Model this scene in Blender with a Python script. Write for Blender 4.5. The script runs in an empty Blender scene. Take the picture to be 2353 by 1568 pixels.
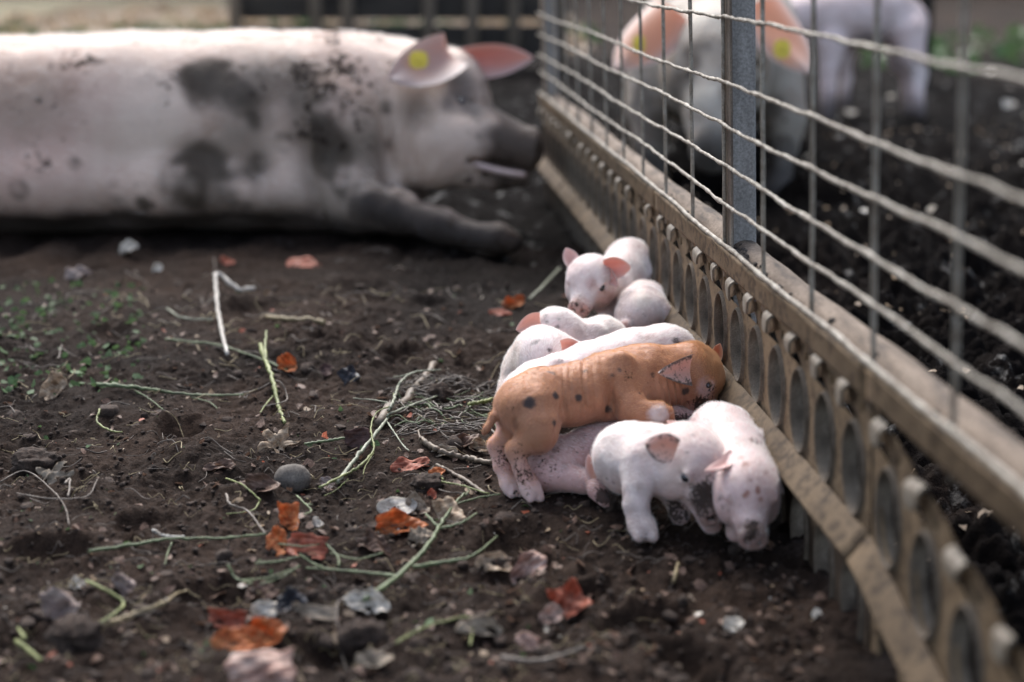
import bpy, bmesh, math, random
import numpy as np
from mathutils import Vector
from mathutils.bvhtree import BVHTree

random.seed(7)
rng = np.random.default_rng(11)
SC = bpy.context.scene
COL = SC.collection

# ------------------------------------------------------------------ camera
CAM_H = 0.6305
PITCH = math.radians(14.114)
FOC = 3595.0                    # focal length expressed in widths of 2353
SP, CP = math.sin(PITCH), math.cos(PITCH)
cam = bpy.data.cameras.new('camera')
cam.lens = 55.0
cam.sensor_width = 36.0
cam.clip_start = 0.05
cam.clip_end = 600.0
cam.dof.use_dof = True
cam.dof.focus_distance = 2.04
cam.dof.aperture_fstop = 2.4
cam_ob = bpy.data.objects.new('camera', cam)
cam_ob.location = (0, 0, CAM_H)
cam_ob.rotation_euler = (math.radians(90) - PITCH, 0, 0)
COL.objects.link(cam_ob)
SC.camera = cam_ob

# ------------------------------------------------------------------ world, sun, exposure
SUN_EL, SUN_AZ = math.radians(50), math.radians(-14)     # azimuth from +Y towards +X
world = bpy.data.worlds.new('World')
SC.world = world
world.use_nodes = True
wn = world.node_tree
wn.nodes.clear()
sky = wn.nodes.new('ShaderNodeTexSky')
sky.sky_type = 'NISHITA'
sky.sun_disc = False
sky.sun_elevation = SUN_EL
sky.sun_rotation = SUN_AZ
sky.air_density = 1.0
sky.dust_density = 3.0
sky.ozone_density = 1.0
bg = wn.nodes.new('ShaderNodeBackground')
bg.inputs['Strength'].default_value = 0.15
wo = wn.nodes.new('ShaderNodeOutputWorld')
hsv = wn.nodes.new('ShaderNodeHueSaturation')      # hazy white overcast rather than clear blue
hsv.inputs['Saturation'].default_value = 0.72
wn.links.new(sky.outputs[0], hsv.inputs['Color'])
wn.links.new(hsv.outputs[0], bg.inputs[0])
wn.links.new(bg.outputs[0], wo.inputs[0])
sun = bpy.data.lights.new('sun', 'SUN')
sun.energy = 2.0
sun.angle = math.radians(45)
sun.color = (1.0, 0.985, 0.965)
sun_ob = bpy.data.objects.new('sun', sun)
sdir = Vector((math.sin(SUN_AZ) * math.cos(SUN_EL), math.cos(SUN_AZ) * math.cos(SUN_EL), math.sin(SUN_EL)))
sun_ob.rotation_euler = sdir.to_track_quat('Z', 'Y').to_euler()
sun_ob.location = sdir * 20
COL.objects.link(sun_ob)
SC.view_settings.view_transform = 'Standard'
SC.view_settings.look = 'None'
SC.view_settings.exposure = 1.32
SC.view_settings.gamma = 1.0
SC.view_settings.use_curve_mapping = False
SC.render.engine = 'CYCLES'
SC.cycles.use_denoising = True
SC.cycles.max_bounces = 8
SC.cycles.transparent_max_bounces = 8

# ------------------------------------------------------------------ survey: from picture measurements to places in the yard
def P(x, y, d):
    """point seen at (x, y) of a 2353 x 1568 picture, d metres in front of the lens"""
    a, b = (x - 1176.5) / FOC, -(y - 784.0) / FOC
    return np.array((d * a, d * (CP + b * SP), CAM_H + d * (-SP + b * CP)))
def ray(x, y):
    a, b = (x - 1176.5) / FOC, -(y - 784.0) / FOC
    return np.array((a, CP + b * SP, -SP + b * CP))
CAMP = np.array((0, 0, CAM_H))

# ------------------------------------------------------------------ small helpers
def nrm(v):
    v = np.asarray(v, float)
    return v / (np.linalg.norm(v) + 1e-12)
def tag(o, label=None, cat=None, group=None, kind=None):
    if label: o['label'] = label
    if cat: o['category'] = cat
    if group: o['group'] = group
    if kind: o['kind'] = kind
    return o
def empty(name, loc):
    o = bpy.data.objects.new(name, None)
    o.empty_display_size = 0.05
    o.location = loc
    COL.objects.link(o)
    return o
def mesh_from(name, V, F, mat=None, smooth=True):
    me = bpy.data.meshes.new(name)
    V = np.asarray(V, np.float32)
    if isinstance(F, np.ndarray):
        n, k = F.shape
        me.vertices.add(len(V)); me.vertices.foreach_set('co', V.ravel())
        me.loops.add(n * k); me.loops.foreach_set('vertex_index', F.astype(np.int32).ravel())
        me.polygons.add(n)
        me.polygons.foreach_set('loop_start', np.arange(0, n * k, k, dtype=np.int32))
        me.polygons.foreach_set('loop_total', np.full(n, k, np.int32))
        me.update(calc_edges=True)
    else:
        me.from_pydata([tuple(map(float, v)) for v in V], [], F)
    if smooth:
        me.polygons.foreach_set('use_smooth', np.ones(len(me.polygons), bool))
    if mat: me.materials.append(mat)
    me.validate()
    return me
def obj(name, me, parent=None):
    o = bpy.data.objects.new(name, me)
    COL.objects.link(o)
    if parent is not None: o.parent = parent
    return o
def put_attr(me, name, arr):
    arr = np.asarray(arr, np.float32)
    if arr.ndim == 1:
        a = me.attributes.new(name, 'FLOAT', 'POINT'); a.data.foreach_set('value', arr)
    else:
        a = me.attributes.new(name, 'FLOAT_COLOR', 'POINT')
        c = np.ones((len(arr), 4), np.float32); c[:, :3] = arr
        a.data.foreach_set('color', c.ravel())

class Geo:
    """collects tubes, boxes and sheets into one mesh"""
    def __init__(self): self.V = []; self.F = []; self.n = 0
    def add(self, V, F):
        V = np.asarray(V, float)
        self.V.append(V); self.F += [tuple(i + self.n for i in f) for f in F]; self.n += len(V)
    def box(self, c, ax, half):
        c = np.asarray(c, float); ax = [np.asarray(a, float) for a in ax]
        V = [c + sx * half[0] * ax[0] + sy * half[1] * ax[1] + sz * half[2] * ax[2] for sx in (-1, 1) for sy in (-1, 1) for sz in (-1, 1)]
        self.add(V, [(0, 1, 3, 2), (4, 6, 7, 5), (0, 4, 5, 1), (2, 3, 7, 6), (0, 2, 6, 4), (1, 5, 7, 3)])
    def tube(self, pts, rad, n=8, cap=True, flat=1.0, wob=0.0):
        pts = np.asarray(pts, float); m = len(pts)
        rad = np.broadcast_to(np.asarray(rad, float), (m,))
        t = np.gradient(pts, axis=0)
        up = np.array((0, 0, 1.0))
        V = []
        for i in range(m):
            ti = nrm(t[i])
            u = up if abs(ti @ up) < 0.93 else np.array((1.0, 0, 0))
            a = nrm(np.cross(ti, u)); b = np.cross(a, ti)
            for k in range(n):
                q = 2 * math.pi * k / n
                r = rad[i] * (1 + wob * random.uniform(-1, 1))
                V.append(pts[i] + a * math.cos(q) * r + b * math.sin(q) * r * flat)
        F = []
        for i in range(m - 1):
            for k in range(n):
                F.append((i * n + k, i * n + (k + 1) % n, (i + 1) * n + (k + 1) % n, (i + 1) * n + k))
        if cap:
            F.append(tuple(range(n))[::-1]); F.append(tuple((m - 1) * n + k for k in range(n)))
        self.add(V, F)
    def mesh(self, name, mat, smooth=True):
        return mesh_from(name, np.concatenate(self.V), self.F, mat, smooth)

def spline(pts, n):
    pts = np.asarray(pts, float)
    m = len(pts)
    P_ = np.vstack([2 * pts[0] - pts[1], pts, 2 * pts[-1] - pts[-2]])
    out = []
    for t in np.linspace(0, m - 1 - 1e-6, n):
        i = int(t); u = t - i
        p0, p1, p2, p3 = P_[i], P_[i + 1], P_[i + 2], P_[i + 3]
        out.append(0.5 * ((2 * p1) + (-p0 + p2) * u + (2 * p0 - 5 * p1 + 4 * p2 - p3) * u * u + (-p0 + 3 * p1 - 3 * p2 + p3) * u ** 3))
    return np.array(out)

# gradient noise
_perm = np.random.default_rng(3).permutation(512)
_perm = np.concatenate([_perm, _perm])
_ang = np.random.default_rng(4).uniform(0, 2 * np.pi, 512)
_gx, _gy = np.cos(_ang), np.sin(_ang)
def pnoise(x, y):
    xi, yi = np.floor(x).astype(int), np.floor(y).astype(int)
    xf, yf = x - xi, y - yi
    xi &= 511; yi &= 511
    def g(ix, iy, fx, fy):
        h = _perm[(_perm[ix & 511] + iy) & 511] & 511
        return _gx[h] * fx + _gy[h] * fy
    u, v = xf ** 3 * (xf * (xf * 6 - 15) + 10), yf ** 3 * (yf * (yf * 6 - 15) + 10)
    a = g(xi, yi, xf, yf); b = g(xi + 1, yi, xf - 1, yf)
    c = g(xi, yi + 1, xf, yf - 1); d = g(xi + 1, yi + 1, xf - 1, yf - 1)
    return ((a + u * (b - a)) + v * ((c + u * (d - c)) - (a + u * (b - a)))) * 1.5
def fbm(x, y, o=4, gain=0.5):
    s, a, t = 0, 1, 0
    for i in range(o):
        s = s + a * pnoise(x * 2 ** i + 17.3 * i, y * 2 ** i + 9.1 * i); t += a; a *= gain
    return s / t
def noise3(p, s):
    """cheap 3-D noise from three planes"""
    return (pnoise(p[:, 0] * s + 5, p[:, 1] * s) + pnoise(p[:, 1] * s + 31, p[:, 2] * s + 7) + pnoise(p[:, 2] * s + 60, p[:, 0] * s + 3)) / 1.7
def smooth(e0, e1, x):
    t = np.clip((x - e0) / (e1 - e0 + 1e-12), 0, 1)
    return t * t * (3 - 2 * t)

# ------------------------------------------------------------------ materials
class Mat:
    def __init__(self, name):
        self.m = bpy.data.materials.new(name); self.m.use_nodes = True
        self.t = self.m.node_tree; self.t.nodes.clear()
        self.out = self.t.nodes.new('ShaderNodeOutputMaterial')
        self.b = self.t.nodes.new('ShaderNodeBsdfPrincipled')
        self.t.links.new(self.b.outputs[0], self.out.inputs[0])
        self.tc = self.t.nodes.new('ShaderNodeTexCoord').outputs['Object']
    def n(self, ty, **kw):
        nd = self.t.nodes.new(ty)
        for k, v in kw.items():
            if k in nd.inputs: nd.inputs[k].default_value = v
            else: setattr(nd, k, v)
        return nd
    def l(self, a, b): self.t.links.new(a, b)
    def set(self, **kw):
        for k, v in kw.items():
            s = self.b.inputs[k.replace('_', ' ')]
            if hasattr(v, 'links') or hasattr(v, 'is_output'): self.l(v, s)
            else: s.default_value = v
        return self
    def noise(self, scale, detail=4, rough=0.55, vec=None, dist=0.0, stretch=None):
        nd = self.n('ShaderNodeTexNoise', Scale=scale, Detail=detail, Roughness=rough, Distortion=dist)
        v = vec or self.tc
        if stretch:
            mp = self.n('ShaderNodeMapping'); mp.inputs['Scale'].default_value = stretch
            self.l(v, mp.inputs[0]); v = mp.outputs[0]
        self.l(v, nd.inputs['Vector'])
        return nd.outputs[0]
    def ramp(self, fac, stops, interp='LINEAR'):
        nd = self.n('ShaderNodeValToRGB'); cr = nd.color_ramp; cr.interpolation = interp
        while len(cr.elements) < len(stops): cr.elements.new(0.5)
        for e, (p, c) in zip(cr.elements, stops):
            e.position = p; e.color = (*c, 1) if len(c) == 3 else c
        self.l(fac, nd.inputs[0])
        return nd.outputs[0]
    def mix(self, fac, a, b, mode='MIX'):
        nd = self.n('ShaderNodeMix', data_type='RGBA', blend_type=mode)
        for s, v in ((nd.inputs[0], fac), (nd.inputs[6], a), (nd.inputs[7], b)):
            if hasattr(v, 'is_output'): self.l(v, s)
            else: s.default_value = v if not isinstance(v, tuple) or len(v) == 4 else (*v, 1)
        return nd.outputs[2]
    def math(self, op, a, b=0.0, c=0.0, clamp=False):
        nd = self.n('ShaderNodeMath', operation=op, use_clamp=clamp)
        for s, v in zip(nd.inputs, (a, b, c)):
            if hasattr(v, 'is_output'): self.l(v, s)
            else: s.default_value = v
        return nd.outputs[0]
    def attr(self, name):
        nd = self.n('ShaderNodeAttribute', attribute_name=name)
        return nd.outputs
    def bump(self, h, strength=0.5, dist=0.002, normal=None):
        nd = self.n('ShaderNodeBump', Strength=strength, Distance=dist)
        self.l(h, nd.inputs['Height'])
        if normal is not None: self.l(normal, nd.inputs['Normal'])
        self.l(nd.outputs[0], self.b.inputs['Normal'])
        return nd.outputs[0]
    def translucent(self, col, fac):
        tr = self.n('ShaderNodeBsdfTranslucent'); mx = self.n('ShaderNodeMixShader')
        if hasattr(col, 'is_output'): self.l(col, tr.inputs[0])
        else: tr.inputs[0].default_value = (*col, 1)
        mx.inputs[0].default_value = fac
        self.l(self.b.outputs[0], mx.inputs[1]); self.l(tr.outputs[0], mx.inputs[2])
        self.l(mx.outputs[0], self.out.inputs[0])

def mk_soil(name):
    k = Mat(name)
    wet = k.attr('wet')[2]; dry = k.attr('dry')[2]
    n1 = k.noise(6, 6, 0.6); n2 = k.noise(75, 5, 0.65); n3 = k.noise(420, 4, 0.7)
    c = k.ramp(n1, [(0.3, (0.020, 0.0125, 0.0088)), (0.7, (0.043, 0.027, 0.0190))])
    c2 = k.ramp(n2, [(0.3, (0.017, 0.0105, 0.0075)), (0.62, (0.046, 0.030, 0.0215)), (0.82, (0.105, 0.074, 0.055))])
    c = k.mix(0.6, c, c2)
    n0 = k.noise(1.9, 4, 0.6, dist=0.5)
    c = k.mix(1.0, c, k.ramp(n0, [(0.36, (0.42, 0.40, 0.40)), (0.5, (0.88, 0.85, 0.83)), (0.66, (1.4, 1.3, 1.22))]), 'MULTIPLY')
    c3 = k.ramp(n3, [(0.42, (0.35, 0.33, 0.32)), (0.62, (1, 1, 1)), (0.78, (2.0, 1.9, 1.8))])
    c = k.mix(0.75, c, c3, 'MULTIPLY')
    c = k.mix(k.math('MULTIPLY', dry, 0.9), c, (0.34, 0.30, 0.20, 1))
    c = k.mix(wet, c, (0.0060, 0.0048, 0.0045, 1))
    gl = k.math('MULTIPLY', wet, k.ramp(k.noise(13, 5, 0.7), [(0.60, (0.0,) * 3), (0.66, (1.0,) * 3)]))
    k.set(Base_Color=c)
    k.set(Roughness=k.math('MULTIPLY_ADD', gl, -0.72, 0.92))
    k.set(Specular_IOR_Level=k.math('MULTIPLY_ADD', gl, 0.5, k.math('MULTIPLY_ADD', wet, -0.10, 0.13)))
    h = k.math('ADD', k.math('MULTIPLY', n2, 1.0), k.math('MULTIPLY', n3, 0.35))
    h = k.math('MULTIPLY', h, k.math('MULTIPLY_ADD', wet, 1.2, 1.0))
    k.bump(h, 0.9, 0.011)
    return k.m
M_soil = mk_soil('soil')

def mk_skin(name, sss=0.22, scale=0.006, speck=260.0, sheen=0.15, bs=1.0, spec=0.28):
    k = Mat(name)
    col = k.attr('col')[0]; dirt = k.attr('dirt')[2]
    nz = k.noise(speck, 5, 0.7); nz2 = k.noise(speck * 0.22, 4, 0.6)
    thr = k.math('MULTIPLY_ADD', k.math('POWER', dirt, 0.7), -0.42, 0.80)
    m = k.math('MULTIPLY', k.math('SUBTRACT', k.math('MULTIPLY_ADD', nz2, 0.35, k.math('MULTIPLY', nz, 0.72)), thr), 14.0, clamp=True)
    m = k.math('MULTIPLY', m, k.math('MULTIPLY', dirt, 4.0, clamp=True), clamp=True)
    st = k.noise(26 * bs, 5, 0.7, dist=0.8)
    mott = k.ramp(st, [(0.30, (0.74, 0.66, 0.62)), (0.47, (0.96, 0.92, 0.91)), (0.7, (1.05, 1.05, 1.05))])
    c = k.mix(1.0, col, mott, 'MULTIPLY')
    c = k.mix(k.math('MULTIPLY', m, 0.93), c, (0.030, 0.022, 0.018, 1))
    k.set(Base_Color=c, Roughness=k.math('MULTIPLY_ADD', m, 0.3, 0.52))
    k.b.inputs['Subsurface Weight'].default_value = sss
    k.b.inputs['Subsurface Radius'].default_value = (1.0, 0.35, 0.2)
    k.b.inputs['Subsurface Scale'].default_value = scale
    k.set(Sheen_Weight=k.math('MULTIPLY', k.math('SUBTRACT', 1.0, m), k.ramp(col, [(0.05, (0.0,) * 3), (0.3, (sheen,) * 3)])))
    k.b.inputs['Sheen Roughness'].default_value = 0.4
    k.set(Specular_IOR_Level=k.math('MULTIPLY_ADD', m, -spec * 0.85, spec))
    wr = k.noise(95 * bs, 4, 0.65, stretch=(1.0, 1.0, 0.30), dist=0.4)
    h = k.math('ADD', k.math('MULTIPLY', wr, 0.8), k.math('MULTIPLY', k.noise(520 * bs, 3, 0.6, stretch=(0.5, 1, 1)), 0.35))
    h = k.math('ADD', h, k.math('MULTIPLY', m, 0.3))
    k.bump(h, 0.38, 0.0040 / bs)
    return k.m
M_skin = mk_skin('piglet_skin')
M_sowskin = mk_skin('sow_skin', 0.06, 0.01, 55.0, 0.05, 0.22, 0.08)

def mk_ear(name):
    k = Mat(name)
    col = k.attr('col')[0]; dirt = k.attr('dirt')[2]
    nz = k.noise(330, 4, 0.7)
    nz = k.math('MULTIPLY_ADD', k.noise(110, 5, 0.7), 0.5, k.math('MULTIPLY', nz, 0.55))
    m = k.math('MULTIPLY', k.math('SUBTRACT', nz, k.math('MULTIPLY_ADD', dirt, -0.35, 0.74)), 16.0, clamp=True)
    m = k.math('MULTIPLY', m, k.math('MULTIPLY', dirt, 4.0, clamp=True), clamp=True)
    c = k.mix(k.math('MULTIPLY', m, 0.9), col, (0.06, 0.045, 0.04, 1))
    k.set(Base_Color=c, Roughness=0.5)
    k.b.inputs['Sheen Weight'].default_value = 0.2
    k.bump(k.noise(180, 3), 0.25, 0.003)
    k.translucent(k.mix(1.0, c, (1.0, 0.66, 0.56, 1), 'MULTIPLY'), 0.30)
    return k.m
M_ear = mk_ear('ear_skin')

def mk_fur(name, rgb):
    k = Mat(name)
    k.set(Base_Color=(*rgb, 1), Roughness=0.45)
    k.translucent(rgb, 0.45)
    return k.m
M_fur_white = mk_fur('white_fur', (0.92, 0.90, 0.87))
M_fur_ginger = mk_fur('ginger_fur', (0.62, 0.36, 0.19))

def mk_eye(name):
    k = Mat(name)
    k.set(Base_Color=(0.012, 0.012, 0.018, 1), Roughness=0.08)
    k.b.inputs['Coat Weight'].default_value = 0.6
    return k.m
M_eye = mk_eye('dark_eye')

def mk_plain(name, stops, scale=30, rough=0.7, bump=0.3, dist=0.002, stretch=None, spec=0.4, metal=0.0, detail=5, fine=None):
    k = Mat(name)
    nz = k.noise(scale, detail, 0.6, stretch=stretch)
    c = k.ramp(nz, stops)
    h = nz
    if fine:
        nf = k.noise(fine, 4, 0.65)
        c = k.mix(0.8, c, k.ramp(nf, [(0.35, (0.55, 0.53, 0.5)), (0.65, (1.15, 1.12, 1.1))]), 'MULTIPLY')
        h = k.math('ADD', nz, k.math('MULTIPLY', nf, 0.5))
    k.set(Base_Color=c, Roughness=rough, Metallic=metal)
    k.b.inputs['Specular IOR Level'].default_value = spec
    if bump: k.bump(h, bump, dist)
    return k.m
# ------------------------------------------------------------------ fence frame
def flat_hit(x, y, z=0.0):
    r = ray(x, y); return CAMP + r * ((z - CAM_H) / r[2])
FO = flat_hit(1671, 1015.6)
E1 = nrm((-0.0919, 1.0, 0.0))            # along the fence, away from the lens
E2 = nrm((-1.0, -0.0919, 0.0))           # towards the piglets
E3 = nrm((-0.042, 0.0, 1.0))             # the fence leans a little over the piglets
def FP(s, h, n=0.0): return FO + E1 * s + E3 * h + E2 * n

# ------------------------------------------------------------------ ground
def side(x, y): return (x - FO[0]) * E2[0] + (y - FO[1]) * E2[1]
_g1 = flat_hit(1180, 560); _g2 = flat_hit(700, 560); _pile = flat_hit(1450, 1080)
def wetness(x, y):
    n = side(x, y)
    right = smooth(0.02, -0.06, n)
    w = np.exp(-(((x - _g1[0]) / 0.42) ** 2 + ((y - _g1[1]) / 0.50) ** 2) ** 2)
    w = np.maximum(w, 0.65 * np.exp(-(((x - _g2[0]) / 0.75) ** 2 + ((y - _g2[1] - 0.05) / 0.22) ** 2)))
    w = w * (0.75 + 0.5 * fbm(x * 5, y * 5, 3))
    strip = smooth(0.75, 0.40, n) * smooth(3.0, 3.5, y) * smooth(9.0, 7.0, y)  # blackens the ground by the fence beyond the sow's head
    w = np.maximum(w, strip)
    r = right * np.clip(0.92 + 0.5 * fbm(x * 3.1 + 4, y * 3.1, 3), 0, 1) * smooth(11, 8.5, y)
    return np.clip(np.maximum(w, r), 0, 1)
def dryness(x, y):
    return np.clip(smooth(0.55, 1.0, side(x, y)) * smooth(4.3, 5.0, y) * (0.85 + 0.6 * fbm(x * 1.2, y * 0.6, 3)) , 0, 1)
_r = random.Random(19)
DENTS = []
for _x, _y in ((250, 760), (420, 980), (560, 700), (330, 1180), (760, 760), (900, 800), (120, 1250), (480, 1330), (1330, 1330), (1480, 1400), (1180, 1230), (980, 690), (700, 1480), (1600, 1490)):
    _p = flat_hit(_x, _y); DENTS.append((_p[0], _p[1], _r.uniform(0, 3), _r.uniform(0.035, 0.06)))
def gh(x, y):
    x = np.asarray(x, float); y = np.asarray(y, float)
    n = side(x, y); right = smooth(0.0, -0.10, n)
    h = 0.022 * fbm(x * 1.7 + 3, y * 1.7, 3)
    cl = 0.026 * np.abs(pnoise(x * 6.5 + 7, y * 6.5)) + 0.011 * np.abs(pnoise(x * 21, y * 21 + 3)) + 0.0075 * np.abs(pnoise(x * 47 + 2, y * 47)) + 0.0045 * np.abs(pnoise(x * 105, y * 105 + 9))
    calm = np.exp(-(((x - _pile[0]) / 0.22) ** 2 + ((y - _pile[1]) / 0.22) ** 2) ** 2)
    amp = (0.55 + 0.75 * smooth(-0.5, 0.6, fbm(x * 2.3 + 11, y * 2.3, 2))) * (1 - 0.6 * calm)
    h = h * (1 - 0.8 * calm) + (cl - 0.022) * amp
    for dx, dy, da, dr in DENTS:
        u = (x - dx) * math.cos(da) + (y - dy) * math.sin(da); v = -(x - dx) * math.sin(da) + (y - dy) * math.cos(da)
        q = (u / dr) ** 2 + (v / (dr * 0.65)) ** 2
        h = h - 0.020 * np.exp(-q * q) + 0.007 * np.exp(-((np.sqrt(q) - 1.35) / 0.3) ** 2)
    mud = 0.075 * np.abs(pnoise(x * 4.2 + 1, y * 4.2)) + 0.060 * np.abs(pnoise(x * 10, y * 10 + 5)) + 0.030 * np.abs(pnoise(x * 29 + 2, y * 29)) + 0.010 * np.abs(pnoise(x * 62, y * 62)) - 0.05
    near = smooth(7.0, 4.0, y)
    h = h * (1 - right) + right * (mud * near + h * (1 - near))
    return h
def axis(lo, dense0, dense1, hi, step, grow):
    a = list(np.arange(dense0, dense1, step))
    s, p, up = step, dense1, []
    while p < hi: up.append(p); s *= grow; p += s
    up.append(hi)
    s, p, dn = step, dense0 - step, []
    while p > lo: dn.append(p); s *= grow; p -= s
    dn.append(lo)
    return np.array(dn[::-1] + a + up)
gx_ = axis(-160, -0.80, 0.98, 160, 0.0036, 1.045)
gy_ = axis(-60, 1.26, 2.75, 300, 0.0036, 1.0125)
GX, GY = np.meshgrid(gx_, gy_)
gx1, gy1 = GX.ravel(), GY.ravel()
gz1 = gh(gx1, gy1) * smooth(40, 15, np.hypot(gx1, gy1))
nx_, ny_ = len(gx_), len(gy_)
idx = np.arange(nx_ * ny_).reshape(ny_, nx_)
GF = np.stack([idx[:-1, :-1], idx[:-1, 1:], idx[1:, 1:], idx[1:, :-1]], -1).reshape(-1, 4)
me = mesh_from('ground', np.stack([gx1, gy1, gz1], 1), GF, M_soil)
put_attr(me, 'wet', wetness(gx1, gy1)); put_attr(me, 'dry', dryness(gx1, gy1))
ground = tag(obj('ground', me), 'dark brown crumbly soil of the pig yard', None, None, 'structure')

def G(x, y, dz=0.0):
    """point of the ground seen at picture place (x, y)"""
    p = flat_hit(x, y)
    for _ in range(7):
        p = 0.5 * p + 0.5 * flat_hit(x, y, float(gh(p[0], p[1])))
    p[2] = float(gh(p[0], p[1])) + dz
    return p
def on_ground(p, dz=0.0):
    p = np.array(p, float); p[2] = float(gh(p[0], p[1])) + dz; return p

# ------------------------------------------------------------------ slatted panels along the fence
def mk_panelmat(name='dusty_panel_plastic', dim=1.0):
    k = Mat(name)
    n1 = k.noise(9, 5, 0.6); n2 = k.noise(60, 5, 0.65); n3 = k.noise(600, 3, 0.7)
    c = k.ramp(n1, [(0.25, (0.105, 0.077, 0.050)), (0.5, (0.185, 0.140, 0.095)), (0.8, (0.255, 0.20, 0.145))])
    d = k.ramp(n2, [(0.40, (0.28, 0.25, 0.23)), (0.52, (1, 1, 1))])
    c = k.mix(0.75, c, d, 'MULTIPLY')
    c = k.mix(0.5, c, k.ramp(n3, [(0.35, (0.5, 0.48, 0.45)), (0.6, (1.1, 1.08, 1.05))]), 'MULTIPLY')
    sx = k.n('ShaderNodeSeparateXYZ'); k.l(k.tc, sx.inputs[0])
    mud = k.math('MULTIPLY', k.math('SUBTRACT', k.math('MULTIPLY_ADD', k.noise(22, 5, 0.7), 0.22, 0.0), k.math('ADD', sx.outputs[2], 0.03)), 22.0, clamp=True)
    c = k.mix(k.math('MULTIPLY', mud, 0.85), c, (0.030, 0.021, 0.016, 1))
    spl = k.ramp(k.noise(34, 6, 0.75, dist=1.0), [(0.60, (0.0,) * 3), (0.66, (0.8,) * 3)])
    c = k.mix(spl, c, (0.040, 0.029, 0.022, 1))
    c = k.mix(1.0, c, (dim * 1.15, dim * 1.03, dim * 0.86, 1), 'MULTIPLY')
    k.set(Base_Color=c, Roughness=0.78)
    k.b.inputs['Specular IOR Level'].default_value = 0.3
    k.bump(k.math('ADD', n2, k.math('MULTIPLY', n3, 0.35)), 0.35, 0.003)
    return k.m
M_panel = mk_panelmat('dusty_panel_plastic', 0.80)
M_ledge = mk_panelmat('dimmed_ledge_plastic', 0.54)  # panel plastic dimmed to offset the light on the upward slope
M_clip = mk_plain('pale_worn_plastic', [(0.34, (0.06, 0.046, 0.034)), (0.52, (0.165, 0.135, 0.10)), (0.75, (0.28, 0.255, 0.21))], 40, 0.6, 0.25, 0.002, fine=500)
M_ring = mk_plain('grey_dusty_plastic', [(0.3, (0.075, 0.06, 0.046)), (0.55, (0.14, 0.115, 0.09)), (0.8, (0.225, 0.19, 0.15))], 45, 0.85, 0.35, 0.002, fine=650, spec=0.12)
PITCHS = 0.0957
RW, RH = 0.030, 0.0455              # half axes of a ring opening
ROW_U, ROW_L = 0.1495, 0.010
def rect_hole(g, s0, s1, h0, h1, hole, n, back):
    """plate cell with a hole: hole is a list of (s, h) counter-clockwise; outline points follow the same angles"""
    cs, ch = (s0 + s1) / 2, (h0 + h1) / 2
    hc = np.mean(np.array(hole), 0)
    m = len(hole); V = []
    for (a, b) in hole: V.append(FP(a, b, n))
    for (a, b) in hole:
        da, db = a - hc[0], b - hc[1]
        ts = []
        if abs(da) > 1e-9: ts.append(((s1 if da > 0 else s0) - hc[0]) / da)
        if abs(db) > 1e-9: ts.append(((h1 if db > 0 else h0) - hc[1]) / db)
        t = min(ts)
        V.append(FP(hc[0] + da * t, hc[1] + db * t, n))
    cor = [FP(a, b, n) for a, b in ((s1, h1), (s0, h1), (s0, h0), (s1, h0))]
    F = []
    ang = [math.atan2(b - hc[1], a - hc[0]) % (2 * math.pi) for a, b in hole]
    cang = [math.atan2(b - hc[1], a - hc[0]) % (2 * math.pi) for a, b in ((s1, h1), (s0, h1), (s0, h0), (s1, h0))]
    for i in range(m):
        j = (i + 1) % m
        a0, a1 = ang[i], ang[j]
        if a1 <= a0: a1 += 2 * math.pi
        extra = [q for q in range(4) if a0 < cang[q] < a1 or a0 < cang[q] + 2 * math.pi < a1]
        F.append(tuple([i, m + i] + [2 * m + q for q in extra] + [m + j, j]))
    V += cor
    k0 = len(V)
    # wall of the hole, through the thickness
    for (a, b) in hole: V.append(FP(a, b, n - back))
    for i in range(m):
        j = (i + 1) % m
        F.append((i, j, k0 + j, k0 + i))
    g.add(V, F)
def ell(cs, ch, a, b, m=28): return [(cs + a * math.cos(2 * math.pi * (i + 0.5) / m), ch + b * math.sin(2 * math.pi * (i + 0.5) / m)) for i in range(m)]
def ring_mesh(a, b, depth, name):
    prof = [(0.0016, -0.012), (0.0, -0.0118), (0.0, depth - 0.001), (0.0007, depth), (0.0016, depth), (0.0024, depth - 0.0010), (0.0032, 0.0012), (0.0050, -0.0005)]
    m = 36; V = []; F = []
    for i in range(m):
        q = 2 * math.pi * i / m
        w = 1 + 0.012 * math.sin(3 * q + 1) 
        for (dr, n) in prof:
            V.append(E1 * ((a + dr) * math.cos(q) * w) + E3 * ((b + dr) * math.sin(q) * w) + E2 * n)
    k = len(prof)
    for i in range(m):
        j = (i + 1) % m
        for t in range(k - 1): F.append((i * k + t, j * k + t, j * k + t + 1, i * k + t + 1))
    return mesh_from(name, V, F, M_ring)
ring_u = ring_mesh(RW - 0.0008, RH - 0.0008, 0.0042, 'ring_upper')
ring_l = ring_mesh(RW - 0.0008, RH + 0.002, 0.0036, 'ring_lower')
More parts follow.
